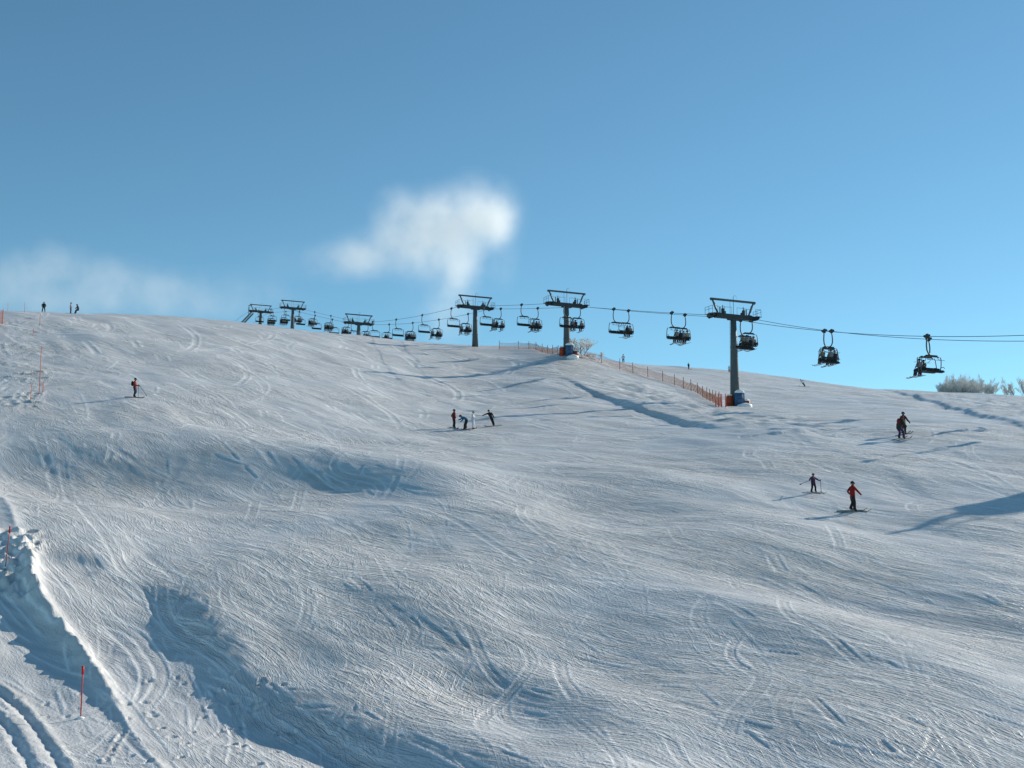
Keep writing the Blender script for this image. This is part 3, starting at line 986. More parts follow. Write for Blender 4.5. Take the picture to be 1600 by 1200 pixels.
for ti, sc, who in ((1, 1.0, 'tallest pylon'), (2, 1.0, 'pylon beside the frosted tree')):
    X, Y = TOWER_OBJ[ti].location.x, TOWER_OBJ[ti].location.y
    crash_mat('crash_mat', X - 0.72, Y - 0.35, 0.66, 1.35, 0.7, 0.1, RED_MAT, 'orange red crash mat left of the foot of the ' + who, 0.12)
    crash_mat('crash_mat', X + 0.32, Y - 0.85, 1.02, 1.75, 0.6, -0.05, BLUE_MAT, 'blue snow capped crash mat at the foot of the ' + who, 0.26)
    crash_mat('crash_mat', X + 1.15, Y - 0.55, 0.62, 0.85, 0.7, -0.5, DKRED_MAT, 'low dark red crash mat right of the foot of the ' + who, 0.14)
    x, y = X + 0.75, Y - 1.45
    pile = MB().blob((0, 0, 0.0), (0.85, 0.7, 0.42), 3, 0.09, 5).build('snow_pile', SNOWCAP, None, True)
    pile.location = (x, y, zat(x, y))
    tag(pile, 'heap of snow drifted against the blue mat of the ' + who, 'snow heap')

# ------------------------------------------------------------------ orange net fences
POST = mat_simple('weathered_post', (0.22, 0.10, 0.06), 0.7, 0, 0.25, 6.0, 0.2)
NET = mat_simple('orange_net', (0.60, 0.28, 0.19), 0.7, 0, 0.15, 6.0, 0.2)
def net_fence(name, pts, npost, ph, label, nh=1.0, cell=0.13, postmat=None, netmat=None, sag=0.12, rad=0.045):
    P = np.array([[p.x, p.y] for p in pts])
    L = np.concatenate([[0], np.cumsum(np.hypot(*np.diff(P, axis=0).T))])
    def pos(s): return float(np.interp(s, L, P[:, 0])), float(np.interp(s, L, P[:, 1]))
    x0, y0 = pos(0)
    t = empty(name, (x0, y0, zat(x0, y0)))
    tag(t, label, 'fence')
    org = t.location
    S = np.linspace(0, L[-1], npost)
    rr = random.Random(len(label))
    tops = []
    for s in S:
        x, y = pos(s); z = zat(x, y)
        b = MB()
        ln = (rr.uniform(-0.05, 0.05), rr.uniform(-0.05, 0.05)); hh = ph * rr.uniform(0.93, 1.08)
        b.tube([(0, 0, -0.3), (ln[0] * 0.5, ln[1] * 0.5, hh * 0.5), (ln[0], ln[1], hh)], [rad, rad, rad * 0.9], 7)
        po = b.build('post', postmat or POST, t)
        po.location = Vector((x, y, z)) - org
    # the net hangs between the posts in sagging bays
    nx = max(4, int(L[-1] / cell)); nz = max(4, int(nh / cell))
    m = MB()
    grid = {}
    for i in range(nx + 1):
        s = L[-1] * i / nx
        x, y = pos(s); z = zat(x, y)
        bay = (s / L[-1] * (npost - 1)) % 1.0
        topz = nh - sag * 4 * bay * (1 - bay)
        for j in range(nz + 1):
            q = j / nz
            grid[i, j] = Vector((x + 0.03 * math.sin(i * 0.7 + j), y - 0.06, z + 0.06 + (topz - 0.06) * q)) - org
    def strand(a, b, r):
        d = (b - a)
        u = Vector((-d.z, 0, d.x)).normalized() * r if abs(d.x) + abs(d.z) > 1e-6 else Vector((r, 0, 0))
        w = Vector((0, r, 0))
        m.add([a + u, a - u * 0.5 + w, a - u * 0.5 - w, b + u, b - u * 0.5 + w, b - u * 0.5 - w], [(0, 1, 4, 3), (1, 2, 5, 4), (2, 0, 3, 5)])
    for i in range(nx + 1):
        for j in range(nz):
            strand(grid[i, j], grid[i, j + 1], 0.013)
    for j in range(nz + 1):
        for i in range(nx):
            strand(grid[i, j], grid[i + 1, j], 0.022 if j in (0, nz) else 0.013)
    m.build('net', netmat or NET, t)
    return t
def ground_line(pts):
    return [Vector((x, y, 0)) for x, y in path(pts, height, 4)]
net_fence('net_fence', ground_line([(1128,636),(1100,622),(1065,606),(1030,594),(1000,586),(960,574),(930,564),(908,558)]), 17, 1.45,
          'long orange net fence running uphill between the two near pylons', 1.05)
net_fence('net_fence', ground_line([(872,553),(840,548),(812,545),(780,545)]), 8, 1.3,
          'orange net fence on the crest left of the pylon with the frosted tree', 1.0)

# ------------------------------------------------------------------ red piste stakes
STAKE = mat_simple('red_stake', (0.50, 0.035, 0.03), 0.5, 0, 0.1, 6.0, 0.3)
ORANGE = mat_simple('orange_stake', (0.70, 0.16, 0.06), 0.5, 0, 0.1, 6.0, 0.3)
def stake(px, py, top_py, label, mat=STAKE, r=0.022, lean=(0, 0), band=True, H=None, group='slender marker stakes along the left edge of the piste'):
    p = hit(px, py)
    h = H or (py - top_py) / FPX * p.y * 1.01
    t = empty('marker_stake', p)
    tag(t, label, 'marker stake', group)
    a = Vector((lean[0], lean[1], 1)) * h
    MB().tube([(0, 0, -0.25), a * 0.5, a], r, 8).build('shaft', mat, t, True)
    if band:
        MB().tube([a * 0.84, a * 1.0], r * 2.0, 10).build('top_sleeve', STAKE, t, True)
    MB().blob((0, 0, 0.0), (0.14, 0.12, 0.06), 2, 0.12, int(px)).build('snow_collar', SNOWCAP, t, True)
    return t
stake(126, 1122, 1045, 'tall red marker stake nearest to us on smooth snow at lower left')
stake(8, 887, 824, 'red marker stake leaning right at the left edge of the picture', lean=(0.07, 0))
stake(61, 617, 540, 'very tall thin pink stake at the left edge of the upper piste', ORANGE, 0.03, band=False)
stake(67, 614, 596, 'short stake just right of the very tall thin one', ORANGE, 0.04, band=False)
stake(48, 627, 600, 'short stake just left of the very tall thin one', ORANGE, 0.03, band=False)
stake(52, 522, 513, 'small orange stake on the bank high on the left', ORANGE, 0.04, band=False)
stake(62, 509, 490, 'thin stake below the lone skier on the left skyline', ORANGE, 0.03, band=False)
stake(38, 489, 472, 'thin stake on the skyline left of the lone skier', ORANGE, 0.03, band=False)
stake(12, 487, 473, 'thin stake on the skyline at the far left', ORANGE, 0.03, band=False)
for dx, lean, lab in ((1119, (-0.06, 0), 'leftmost of the red stakes stuck beside the tallest pylon'), (1123, (-0.02, 0), 'middle one of the red stakes stuck beside the tallest pylon'), (1128, (-0.10, 0), 'rightmost of the red stakes stuck beside the tallest pylon'), (1134, (0.0, 0), 'stake standing between the fence end and the red crash mat')):
    stake(dx, 637, 616, lab, STAKE, 0.05, lean, False, 1.5, 'red stakes beside the tallest pylon')
net_fence('net_barrier', [hit(-14, 506), hit(-4, 506), hit(4, 506)], 3, 1.9, 'bright orange net barrier at the left edge near the skyline', 1.85, 0.10, ORANGE, ORANGE, 0.05, 0.06)
# ------------------------------------------------------------------ people
CLOTH = {}
def cloth(name, col):
    if name not in CLOTH:
        CLOTH[name] = mat_simple(name, col, 0.8, 0, 0.18, 9.0, 0.15, 0.01)
    return CLOTH[name]
SKIN = mat_simple('skin', (0.45, 0.27, 0.20), 0.6, 0, 0.05, 8, 0.3)
BLACK = cloth('black_fabric', (0.022, 0.022, 0.026))
NAVY = cloth('dark_navy_fabric', (0.025, 0.03, 0.055))
BOOT = mat_simple('boot_plastic', (0.03, 0.03, 0.034), 0.5, 0, 0.1, 8, 0.3)
SKI = mat_simple('ski_topsheet', (0.10, 0.10, 0.11), 0.4, 0, 0.2, 4, 0.4)
POLE = mat_simple('ski_pole_alloy', (0.10, 0.10, 0.11), 0.45, 0.5, 0.1, 4, 0.4)
GOGGLE = mat_simple('goggle_lens', (0.03, 0.03, 0.04), 0.15, 0, 0.1, 4, 0.6)

STAND = dict(
    pelvis=(0, 0, .95), waist=(0, .0, 1.10), chest=(0, .0, 1.32), neck=(0, .01, 1.48), head=(0, .03, 1.60), crown=(0, .02, 1.70), nose=(0, .125, 1.605),
    shoL=(-.19, 0, 1.41), elbL=(-.29, -.03, 1.15), wriL=(-.30, .10, .94), hanL=(-.30, .16, .90), thuL=(-.25, .15, .90),
    shoR=(.19, 0, 1.41), elbR=(.29, -.03, 1.15), wriR=(.30, .10, .94), hanR=(.30, .16, .90), thuR=(.25, .15, .90),
    hipL=(-.10, 0, .90), kneL=(-.13, .06, .50), ankL=(-.13, 0, .12), heeL=(-.13, -.05, .06), toeL=(-.13, .18, .055),
    hipR=(.10, 0, .90), kneR=(.13, .06, .50), ankR=(.13, 0, .12), heeR=(.13, -.05, .06), toeR=(.13, .18, .055))
RAD = dict(pelvis=.165, waist=.155, chest=.175, neck=.075, head=.105, crown=.07, nose=.02, sho=.085, elb=.065, wri=.05, han=.05, thu=.02, hip=.11, kne=.085, ank=.075, hee=.055, toe=.05)
BONES = [('pelvis', 'waist', 'j'), ('waist', 'chest', 'j'), ('chest', 'neck', 'j'), ('neck', 'head', 's'), ('head', 'crown', 's'), ('head', 'nose', 's')]
for s in 'LR':
    BONES += [('chest', 'sho' + s, 'j'), ('sho' + s, 'elb' + s, 'j'), ('elb' + s, 'wri' + s, 'j'), ('wri' + s, 'han' + s, 'g'), ('wri' + s, 'thu' + s, 'g'),
              ('pelvis', 'hip' + s, 't'), ('hip' + s, 'kne' + s, 't'), ('kne' + s, 'ank' + s, 't'), ('ank' + s, 'hee' + s, 'b'), ('ank' + s, 'toe' + s, 'b')]

def body_mesh(J, jacket, trousers, glove=None, wide=1.0):
    names = list(J)
    me = bpy.data.meshes.new('person')
    me.from_pydata([J[k] for k in names], [(names.index(a), names.index(b)) for a, b, _ in BONES], [])
    o = bpy.data.objects.new('tmp', me)
    COL.objects.link(o)
    md = o.modifiers.new('skin', 'SKIN')
    md.use_smooth_shade = True
    sv = me.skin_vertices[0].data
    for i, k in enumerate(names):
        r = RAD[k] if k in RAD else RAD[k[:3]]
        if k in ('pelvis', 'waist', 'chest', 'shoL', 'shoR', 'elbL', 'elbR'): r *= 1.12 * wide
        elif k[:3] in ('wri', 'hip', 'kne', 'ank'): r *= 1.15
        ry = r * (0.82 if k in ('pelvis', 'waist', 'chest') else 1.0)
        sv[i].radius = (r, ry)
        sv[i].use_root = (k == 'pelvis')
    sd = o.modifiers.new('sub', 'SUBSURF'); sd.levels = 1; sd.render_levels = 1
    dg = bpy.context.evaluated_depsgraph_get()
    out = bpy.data.meshes.new_from_object(o.evaluated_get(dg))
    bpy.data.objects.remove(o); bpy.data.meshes.remove(me)
    out.name = 'person'
    out.materials.clear()
    for m in (jacket, trousers, glove or BLACK, SKIN, BOOT): out.materials.append(m)
    cls = {'j': 0, 't': 1, 'g': 2, 's': 3, 'b': 4}
    segs = [(np.array(J[a]), np.array(J[b]), cls[c]) for a, b, c in BONES]
    for p in out.polygons:
        q = np.array(p.center); best = 9; ci = 0
        for A, B, c in segs:
            t = np.clip((q - A) @ (B - A) / max(1e-9, (B - A) @ (B - A)), 0, 1)
            d = np.linalg.norm(q - A - t * (B - A)) - (0.07 if c == 0 else 0.0)
            if d < best: best, ci = d, c
        p.material_index = ci
        p.use_smooth = True
    return out

def head_gear(J, hat, parent, kind='helmet'):
    h, cr = Vector(J['head']), Vector(J['crown'])
    up = (cr - h).normalized()
    fw = (Vector(J['nose']) - h).normalized()
    m = MB()
    bm = bmesh.new()
    bmesh.ops.create_uvsphere(bm, u_segments=14, v_segments=9, radius=1.0)
    rt = fw.cross(up).normalized()
    R3 = Matrix((rt, fw, up)).transposed()
    cut = -0.15
    for v in bm.verts:
        if v.co.z < cut: v.co.z = cut
        if v.co.y > 0.55 and v.co.z < 0.35: v.co.z = 0.35 + (v.co.z - 0.35) * 0.1
    bm.verts.index_update()
    c = h + up * 0.055
    k = (0.128, 0.145, 0.135) if kind == 'helmet' else (0.113, 0.124, 0.145)
    m.add([R3 @ Vector((v.co.x * k[0], v.co.y * k[1], v.co.z * k[2])) + c for v in bm.verts], [[q.index for q in f.verts] for f in bm.faces])
    bm.free()
    if kind == 'hat' and hat is YELLOW:
        m.blob(c + up * 0.16, (0.05, 0.05, 0.05), 2)
    m.build(kind, hat, parent, True)
    g = MB()
    for q in (-0.05, 0.05):
        g.blob(h + fw * 0.102 + up * 0.035 + rt * q, (0.05, 0.03, 0.035), 2)
    g.build('goggles', GOGGLE, parent, True)

def spin(p, a):
    return Vector((p[0] * math.cos(a) - p[1] * math.sin(a), p[0] * math.sin(a) + p[1] * math.cos(a), p[2]))

def person(px, py, hpx, label, jacket, trousers, hat, heading, pose=None, kind='helmet', ski=None, wide=1.0, group=None, pole_hands='', pole_dir=None, glove=None, ski_len=1.6, at_pos=None, base_h_=1.78, pack=None, feet_up=0.0):
    """heading: degrees, 0 looks uphill away from us, 90 looks to the left, -90 to the right, 180 at us"""
    p = at_pos or hit(px, py)
    size = hpx / FPX * p.y / base_h_
    rz = R(heading)
    J = {k: Vector(v) for k, v in STAND.items()}
    for k, v in (pose or {}).items(): J[k] = Vector(v)
    base = p.copy()
    for s in 'LR':                                    # each foot finds the snow
        w = base + spin(J['ank' + s] * size, rz)
        dz = (zat(w.x, w.y) - base.z) / size
        for k, f in (('ank', 1), ('hee', 1), ('toe', 1), ('kne', 0.5)):
            J[k + s].z += dz * f + 0.02
    me = body_mesh({k: tuple(v) for k, v in J.items()}, jacket, trousers, glove, wide)
    o = link('person', me)
    o.location = base; o.rotation_euler = (0, 0, rz); o.scale = (size,) * 3
    tag(o, label, 'person', group)
    head_gear(J, hat, o, kind)
    if pack:
        b = MB(); c = (Vector(J['chest']) * 0.75 + Vector(J['waist']) * 0.25)
        ax = (Vector(J['neck']) - Vector(J['waist'])).normalized()
        bk = ax.cross(Vector((1, 0, 0))).normalized() * -1
        if bk.y > 0: bk = -bk
        b.blob(c + bk * 0.23, (0.16, 0.12, 0.24), 2, 0.03, 3)
        b.build('backpack', pack, o, True)
    if ski is not None:
        for s in 'LR':
            f = Vector(J['ank' + s]); a = R(ski)
            d = Vector((-math.sin(a), math.cos(a), 0))
            n = Vector((d.y, -d.x, 0))
            m = MB(); rows = []
            for q in np.linspace(-0.45, 0.55, 9):
                l = f + d * (q * ski_len / size)
                w = base + spin(l * size, rz)
                z = (zat(w.x, w.y) - base.z) / size + 0.035 + (0.12 * max(0, (q - 0.42) / 0.13) ** 2)
                wd = 0.05 * (1 - 0.45 * max(0, (q - 0.45) / 0.1))
                rows.append([Vector((l.x, l.y, z)) + n * wd, Vector((l.x, l.y, z)) - n * wd, Vector((l.x, l.y, z - 0.03)) - n * wd, Vector((l.x, l.y, z - 0.03)) + n * wd])
            vs = [v for r_ in rows for v in r_]
            fs = []
            for i in range(8):
                for k in range(4):
                    fs.append((i * 4 + k, i * 4 + (k + 1) % 4, i * 4 + 4 + (k + 1) % 4, i * 4 + 4 + k))
            fs += [(3, 2, 1, 0), (32, 33, 34, 35)]
            m.add(vs, fs)
            m.build('ski', SKI, o)
    for i, s in enumerate(pole_hands):
        hnd = Vector(J['han' + s])
        dr = Vector((pole_dir or {}).get(s, (0.1 * (1 if s == 'R' else -1), 0.15, -1)))
        w0 = base + spin(hnd * size, rz)
        wd = spin(dr.normalized(), rz)
        ln = 1.12 * size
        q = MB()
        q.tube([-wd * 0.12 * size, wd * ln], 0.014, 6)
        root = q.build('ski_pole', POLE)
        root.location = w0
        MB().tube([wd * (ln - 0.10), wd * (ln - 0.085)], 0.05, 9).build('basket', BLACK, root)
        MB().tube([-wd * 0.13 * size, wd * 0.02], 0.022, 6).build('grip', BLACK, root)
        tag(root, 'thin ski pole in the %s hand of the %s' % ('left' if s == 'L' else 'right', label.split(' with ')[0].split(' on ')[0].split(' standing')[0]), 'ski pole')
    return o

MAROON = cloth('maroon_fabric', (0.14, 0.018, 0.022)); RED = cloth('red_fabric', (0.22, 0.016, 0.014))
ORNG = cloth('orange_red_fabric', (0.26, 0.04, 0.02)); BLUE = cloth('teal_blue_fabric', (0.015, 0.12, 0.24))
WHITE = cloth('pale_grey_fabric', (0.55, 0.57, 0.66)); GREYF = cloth('grey_fabric', (0.16, 0.16, 0.17))
PURPLE = cloth('dark_purple_fabric', (0.07, 0.03, 0.075)); PINK = cloth('pale_pink_fabric', (0.42, 0.26, 0.30))
OLIVE = cloth('olive_fabric', (0.035, 0.034, 0.03)); YELLOW = cloth('mustard_knit', (0.35, 0.24, 0.06)); DKBLUE = cloth('indigo_fabric', (0.05, 0.035, 0.10))
KHAKI = cloth('khaki_fabric', (0.34, 0.29, 0.23)); TAUPE = cloth('taupe_fabric', (0.26, 0.22, 0.205)); SLATE = cloth('slate_fabric', (0.20, 0.20, 0.21)); LODEN = cloth('loden_fabric', (0.17, 0.16, 0.12))

# the man in the red jacket, sliding to the right
person(1333, 799, 47, 'skier in a red jacket and black trousers gliding right with a long shadow', RED, BLACK, BLACK, -75, dict(
    pelvis=(0, -.03, .92), hipL=(-.11, -.03, .88), hipR=(.11, -.03, .88), kneL=(-.17, .10, .50), ankL=(-.20, -.06, .12), heeL=(-.20, -.11, .06), toeL=(-.20, .12, .055),
    kneR=(.10, .06, .50), ankR=(.13, .02, .12), heeR=(.13, -.03, .06), toeR=(.13, .20, .055),
    elbL=(-.30, -.16, 1.18), wriL=(-.24, -.02, 1.02), hanL=(-.22, .05, .98), thuL=(-.17, .05, .98), elbR=(.28, .18, 1.18), wriR=(.30, .38, .98), hanR=(.30, .44, .93), thuR=(.26, .42, .93)),
    kind='hat', ski=-22, pole_hands='', wide=1.0)
# the child with arms held out
person(1271, 770, 30, 'child skier in dark purple with both arms held out', PURPLE, BLACK, BLACK, -150, dict(
    hipL=(-.11, 0, .90), hipR=(.11, 0, .90), kneL=(-.20, .08, .50), ankL=(-.27, 0, .12), heeL=(-.27, -.05, .06), toeL=(-.25, .18, .055), kneR=(.20, .08, .50), ankR=(.27, 0, .12), heeR=(.27, -.05, .06), toeR=(.25, .18, .055),
    elbL=(-.46, .05, 1.25), wriL=(-.62, .20, 1.12), hanL=(-.68, .25, 1.10), thuL=(-.64, .30, 1.10), elbR=(.44, .05, 1.22), wriR=(.62, .20, 1.12), hanR=(.68, .24, 1.10), thuR=(.64, .29, 1.10),
    head=(0, .03, 1.62), crown=(0, .02, 1.74), nose=(0, .14, 1.62)), ski=40, pole_hands='LR', pole_dir={'L': (-.1, -.05, -1), 'R': (.25, -.9, -.3)}, wide=1.15, ski_len=1.15)
# two skiers close together on the right
person(1408, 686, 36, 'bulky skier with a dark red backpack bending forward on the right slope', OLIVE, DKBLUE, MAROON, -60, dict(
    pelvis=(0, -.18, .82), waist=(0, -.10, 1.0), chest=(0, .06, 1.22), neck=(0, .16, 1.40), head=(0, .22, 1.52), crown=(0, .22, 1.63), nose=(0, .325, 1.52), shoL=(-.20, .06, 1.32), shoR=(.20, .06, 1.32),
    hipL=(-.11, -.18, .80), hipR=(.11, -.18, .80), kneL=(-.16, .10, .50), ankL=(-.20, -.02, .12), heeL=(-.20, -.07, .06), toeL=(-.20, .16, .055), kneR=(.18, .12, .50), ankR=(.24, .0, .12), heeR=(.24, -.05, .06), toeR=(.24, .18, .055),
    elbL=(-.34, .0, 1.05), wriL=(-.32, .20, .92), hanL=(-.31, .26, .88), thuL=(-.26, .26, .88), elbR=(.34, .02, 1.05), wriR=(.34, .24, .92), hanR=(.34, .30, .88), thuR=(.29, .30, .88)),
    ski=0, wide=1.28, pack=MAROON, base_h_=1.68)
person(1412, 679, 36, 'slim skier in black close behind the one with the dark red backpack', BLACK, BLACK, BLACK, -60, dict(
    elbR=(.30, .15, 1.12), wriR=(.34, .34, .92), hanR=(.35, .40, .87), thuR=(.30, .40, .87)), ski=0, wide=1.0)
# the group of four in mid slope
person(709, 669, 30, 'person in a maroon jacket, leftmost of the group of four', MAROON, BLACK, BLACK, -70, dict(
    elbL=(-.33, -.12, 1.14), wriL=(-.22, .06, .98), hanL=(-.19, .11, .96), thuL=(-.15, .10, .96), elbR=(.33, -.06, 1.14), wriR=(.24, .10, .97), hanR=(.21, .15, .95), thuR=(.17, .14, .95)), wide=1.15, ski=-70, ski_len=1.3)
person(726, 671, 23, 'skier in a teal blue jacket bending forward in the group of four', BLUE, BLACK, MAROON, 75, dict(
    pelvis=(0, -.22, .86), waist=(0, -.12, 1.02), chest=(0, .14, 1.14), neck=(0, .30, 1.22), head=(0, .40, 1.28), crown=(0, .46, 1.37), nose=(0, .49, 1.22), shoL=(-.19, .16, 1.18), shoR=(.19, .16, 1.18),
    hipL=(-.12, -.22, .82), hipR=(.12, -.22, .82), kneL=(-.20, -.05, .48), ankL=(-.24, -.08, .12), heeL=(-.24, -.13, .06), toeL=(-.24, .10, .055), kneR=(.20, -.05, .48), ankR=(.24, -.08, .12), heeR=(.24, -.13, .06), toeR=(.24, .10, .055),
    elbL=(-.26, .32, .98), wriL=(-.24, .52, .92), hanL=(-.24, .58, .91), thuL=(-.20, .58, .91), elbR=(.26, .30, .94), wriR=(.24, .46, .82), hanR=(.24, .52, .80), thuR=(.20, .52, .80)), wide=1.1, ski=60, ski_len=1.2, base_h_=1.42)
person(739, 671, 29, 'skier in pale grey suit and mustard hat in the group of four', WHITE, WHITE, YELLOW, -100, dict(
    elbL=(-.27, .05, 1.14), wriL=(-.16, .28, 1.06), hanL=(-.12, .36, 1.05), thuL=(-.08, .34, 1.06), elbR=(.27, .05, 1.14), wriR=(.16, .28, 1.05), hanR=(.12, .36, 1.04), thuR=(.08, .34, 1.05)), kind='hat', ski=75, ski_len=1.3, glove=BLACK, wide=1.05)
person(769, 666, 27, 'skier in black leaning with one arm out, rightmost of the group of four', BLACK, BLACK, BLACK, 165, dict(
    pelvis=(.10, 0, .90), waist=(.16, 0, 1.06), chest=(.27, 0, 1.28), neck=(.33, .01, 1.43), head=(.36, .03, 1.55), crown=(.38, .02, 1.65), nose=(.36, .125, 1.555),
    shoL=(.08, 0, 1.38), shoR=(.46, 0, 1.36), hipL=(0, 0, .87), hipR=(.19, 0, .87), kneL=(-.12, .06, .50), ankL=(-.24, 0, .12), heeL=(-.24, -.05, .06), toeL=(-.24, .18, .055), kneR=(-.02, .08, .50), ankR=(-.14, 0, .12), heeR=(-.14, -.05, .06), toeR=(-.14, .18, .055),
    elbL=(-.10, .05, 1.12), wriL=(-.22, .10, .92), hanL=(-.25, .12, .86), thuL=(-.20, .14, .88), elbR=(.74, 0, 1.26), wriR=(.98, .05, 1.16), hanR=(1.05, .06, 1.13), thuR=(1.02, .10, 1.12)), ski=-60, pole_hands='R', pole_dir={'R': (1, -.2, .12)})
# the skier in orange on the left
person(210, 621, 31, 'skier in an orange red jacket standing alone on the left, facing right', ORNG, NAVY, BLACK, -88, dict(
    elbL=(-.22, .02, 1.14), wriL=(-.20, .32, 1.08), hanL=(-.20, .40, 1.06), thuL=(-.16, .38, 1.08), elbR=(.22, .02, 1.14), wriR=(.20, .30, 1.05), hanR=(.20, .38, 1.03), thuR=(.16, .36, 1.05),
    kneL=(-.12, .10, .50), ankL=(-.12, -.10, .12), heeL=(-.12, -.15, .06), toeL=(-.12, .08, .055), kneR=(.12, .08, .50), ankR=(.12, 0, .12)), kind='hat', ski=0, pole_hands='LR', pole_dir={'L': (0, .75, -1), 'R': (0, .02, -1)}, ski_len=1.75, pack=BLACK)
# people on the skyline
person(68, 488, 17, 'dark clad person standing alone with legs apart on the left skyline', BLACK, BLACK, BLACK, 20, dict(
    kneL=(-.17, .04, .50), ankL=(-.22, 0, .12), heeL=(-.22, -.05, .06), toeL=(-.22, .18, .055), kneR=(.17, .04, .50), ankR=(.22, 0, .12), heeR=(.22, -.05, .06), toeR=(.22, .18, .055),
    elbL=(-.31, -.03, 1.16), wriL=(-.26, .10, .98), hanL=(-.22, .14, .95), elbR=(.31, -.03, 1.16), wriR=(.26, .10, .98), hanR=(.22, .14, .95)), wide=1.2)
person(110, 490, 18, 'skier in pale pink top, left one of the pair on the left skyline', PINK, BLACK, BLACK, -75, dict(
    elbR=(.24, .05, 1.12), wriR=(.22, .25, .98), hanR=(.22, .31, .96)), ski=0)
person(119, 490, 15, 'crouching snowboarder in black, right of the pair on the left skyline', BLACK, BLACK, BLACK, 90, dict(
    pelvis=(0, -.30, .62), waist=(0, -.30, .80), chest=(0, -.24, 1.06), neck=(0, -.14, 1.24), head=(0, -.08, 1.36), crown=(0, -.06, 1.47), nose=(0, .03, 1.35), shoL=(-.19, -.22, 1.16), shoR=(.19, -.22, 1.16),
    hipL=(-.10, -.28, .60), hipR=(.10, -.28, .60), kneL=(-.15, .04, .52), ankL=(-.15, .10, .12), heeL=(-.15, .05, .06), toeL=(-.15, .28, .055), kneR=(.15, .04, .52), ankR=(.15, .10, .12), heeR=(.15, .05, .06), toeR=(.15, .28, .055),
    elbL=(-.27, -.12, .92), wriL=(-.25, .06, .80), hanL=(-.25, .12, .78), thuL=(-.2, .12, .78), elbR=(.27, -.12, .92), wriR=(.25, .06, .80), hanR=(.25, .12, .78), thuR=(.2, .12, .78)), base_h_=1.5)
person(974, 567, 14, 'person in a pale grey jacket standing on the skyline above the orange fence', WHITE, BLACK, BLACK, 170, wide=1.15)
person(1076, 577, 10.5, 'dark clad skier leaning on the skyline left of the tallest pylon', NAVY, BLACK, BLACK, -150, dict(
    chest=(.10, .1, 1.28), neck=(.14, .14, 1.43), head=(.16, .18, 1.54), crown=(.17, .18, 1.64), nose=(.16, .28, 1.54), shoL=(-.09, .1, 1.36), shoR=(.29, .1, 1.34)), wide=1.15, ski=0)
person(1139.5, 582, 11, 'person in a pale jacket half hidden behind the pole of the tallest pylon', WHITE, BLACK, BLACK, 160, wide=1.2)
person(1255, 604, 12, 'skier in a pale jacket leaning over in a puff of snow near the right skyline', WHITE, BLACK, BLACK, 150, dict(
    pelvis=(.10, 0, .78), waist=(.20, 0, .92), chest=(.34, .05, 1.10), neck=(.42, .1, 1.22), head=(.47, .14, 1.31), crown=(.50, .14, 1.40), nose=(.47, .24, 1.31), shoL=(.16, .05, 1.20), shoR=(.52, .05, 1.12),
    hipL=(0, 0, .74), hipR=(.18, 0, .74), kneL=(-.22, .10, .46), ankL=(-.42, 0, .12), heeL=(-.42, -.05, .06), toeL=(-.42, .18, .055), kneR=(-.08, .10, .46), ankR=(-.28, 0, .12), heeR=(-.28, -.05, .06), toeR=(-.28, .18, .055)), ski=-70, wide=1.15, base_h_=1.5)

# riders on the chairs going up
SIT = dict(
    pelvis=(0, -.02, .13), waist=(0, -.05, .30), chest=(0, -.05, .52), neck=(0, -.03, .68), head=(0, .0, .80), crown=(0, -.01, .90), nose=(0, .10, .80),
    shoL=(-.18, -.05, .60), elbL=(-.24, .06, .36), wriL=(-.14, .26, .28), hanL=(-.12, .32, .27), thuL=(-.09, .30, .29), shoR=(.18, -.05, .60), elbR=(.24, .06, .36), wriR=(.14, .26, .28), hanR=(.12, .32, .27), thuR=(.09, .30, .29),
    hipL=(-.10, .04, .10), kneL=(-.12, .44, .09), ankL=(-.12, .50, -.32), heeL=(-.12, .46, -.38), toeL=(-.12, .68, -.38), hipR=(.10, .04, .10), kneR=(.12, .44, .09), ankR=(.12, .52, -.32), heeR=(.12, .48, -.38), toeR=(.12, .70, -.38))
def rider_proto(jacket, trousers, hat, var):
    J = {k: Vector(v) for k, v in SIT.items()}
    if var % 2:
        J['ankL'] += Vector((-.03, -.12, .02)); J['heeL'] += Vector((-.03, -.12, .02)); J['toeL'] += Vector((-.03, -.12, .0))
        J['head'] += Vector((.03, .02, 0)); J['crown'] += Vector((.05, .02, 0)); J['nose'] += Vector((.06, 0, 0))
    if var % 3 == 2:
        for k in ('chest', 'neck', 'head', 'crown', 'nose', 'shoL', 'shoR'): J[k] += Vector((0, .10, -.03))
    o = link('person', body_mesh({k: tuple(v) for k, v in J.items()}, jacket, trousers, None, 1.22))
    head_gear(J, hat, o, 'helmet')
    for s, tw in (('L', 6 * (var - 2)), ('R', -5 * (var - 3))):
        f = Vector(J['ank' + s]); a = R(tw)
        d = Vector((-math.sin(a), math.cos(a), -0.12 + 0.03 * var))
        m = MB()
        p0, p1, p2 = f + Vector((0, .06, -.12)) - d * 0.72, f + Vector((0, .06, -.12)) + d * 0.78, f + Vector((0, .06, -.03)) + d * 0.92
        for A, B in ((p0, p1), (p1, p2)):
            n = Vector((0.05, 0, 0)); z = Vector((0, 0, 0.022))
            m.add([A + n, A - n, A - n - z, A + n - z, B + n, B - n, B - n - z, B + n - z], [(0, 1, 5, 4), (1, 2, 6, 5), (2, 3, 7, 6), (3, 0, 4, 7), (3, 2, 1, 0), (4, 5, 6, 7)])
        m.build('ski', SKI, o)
    return o
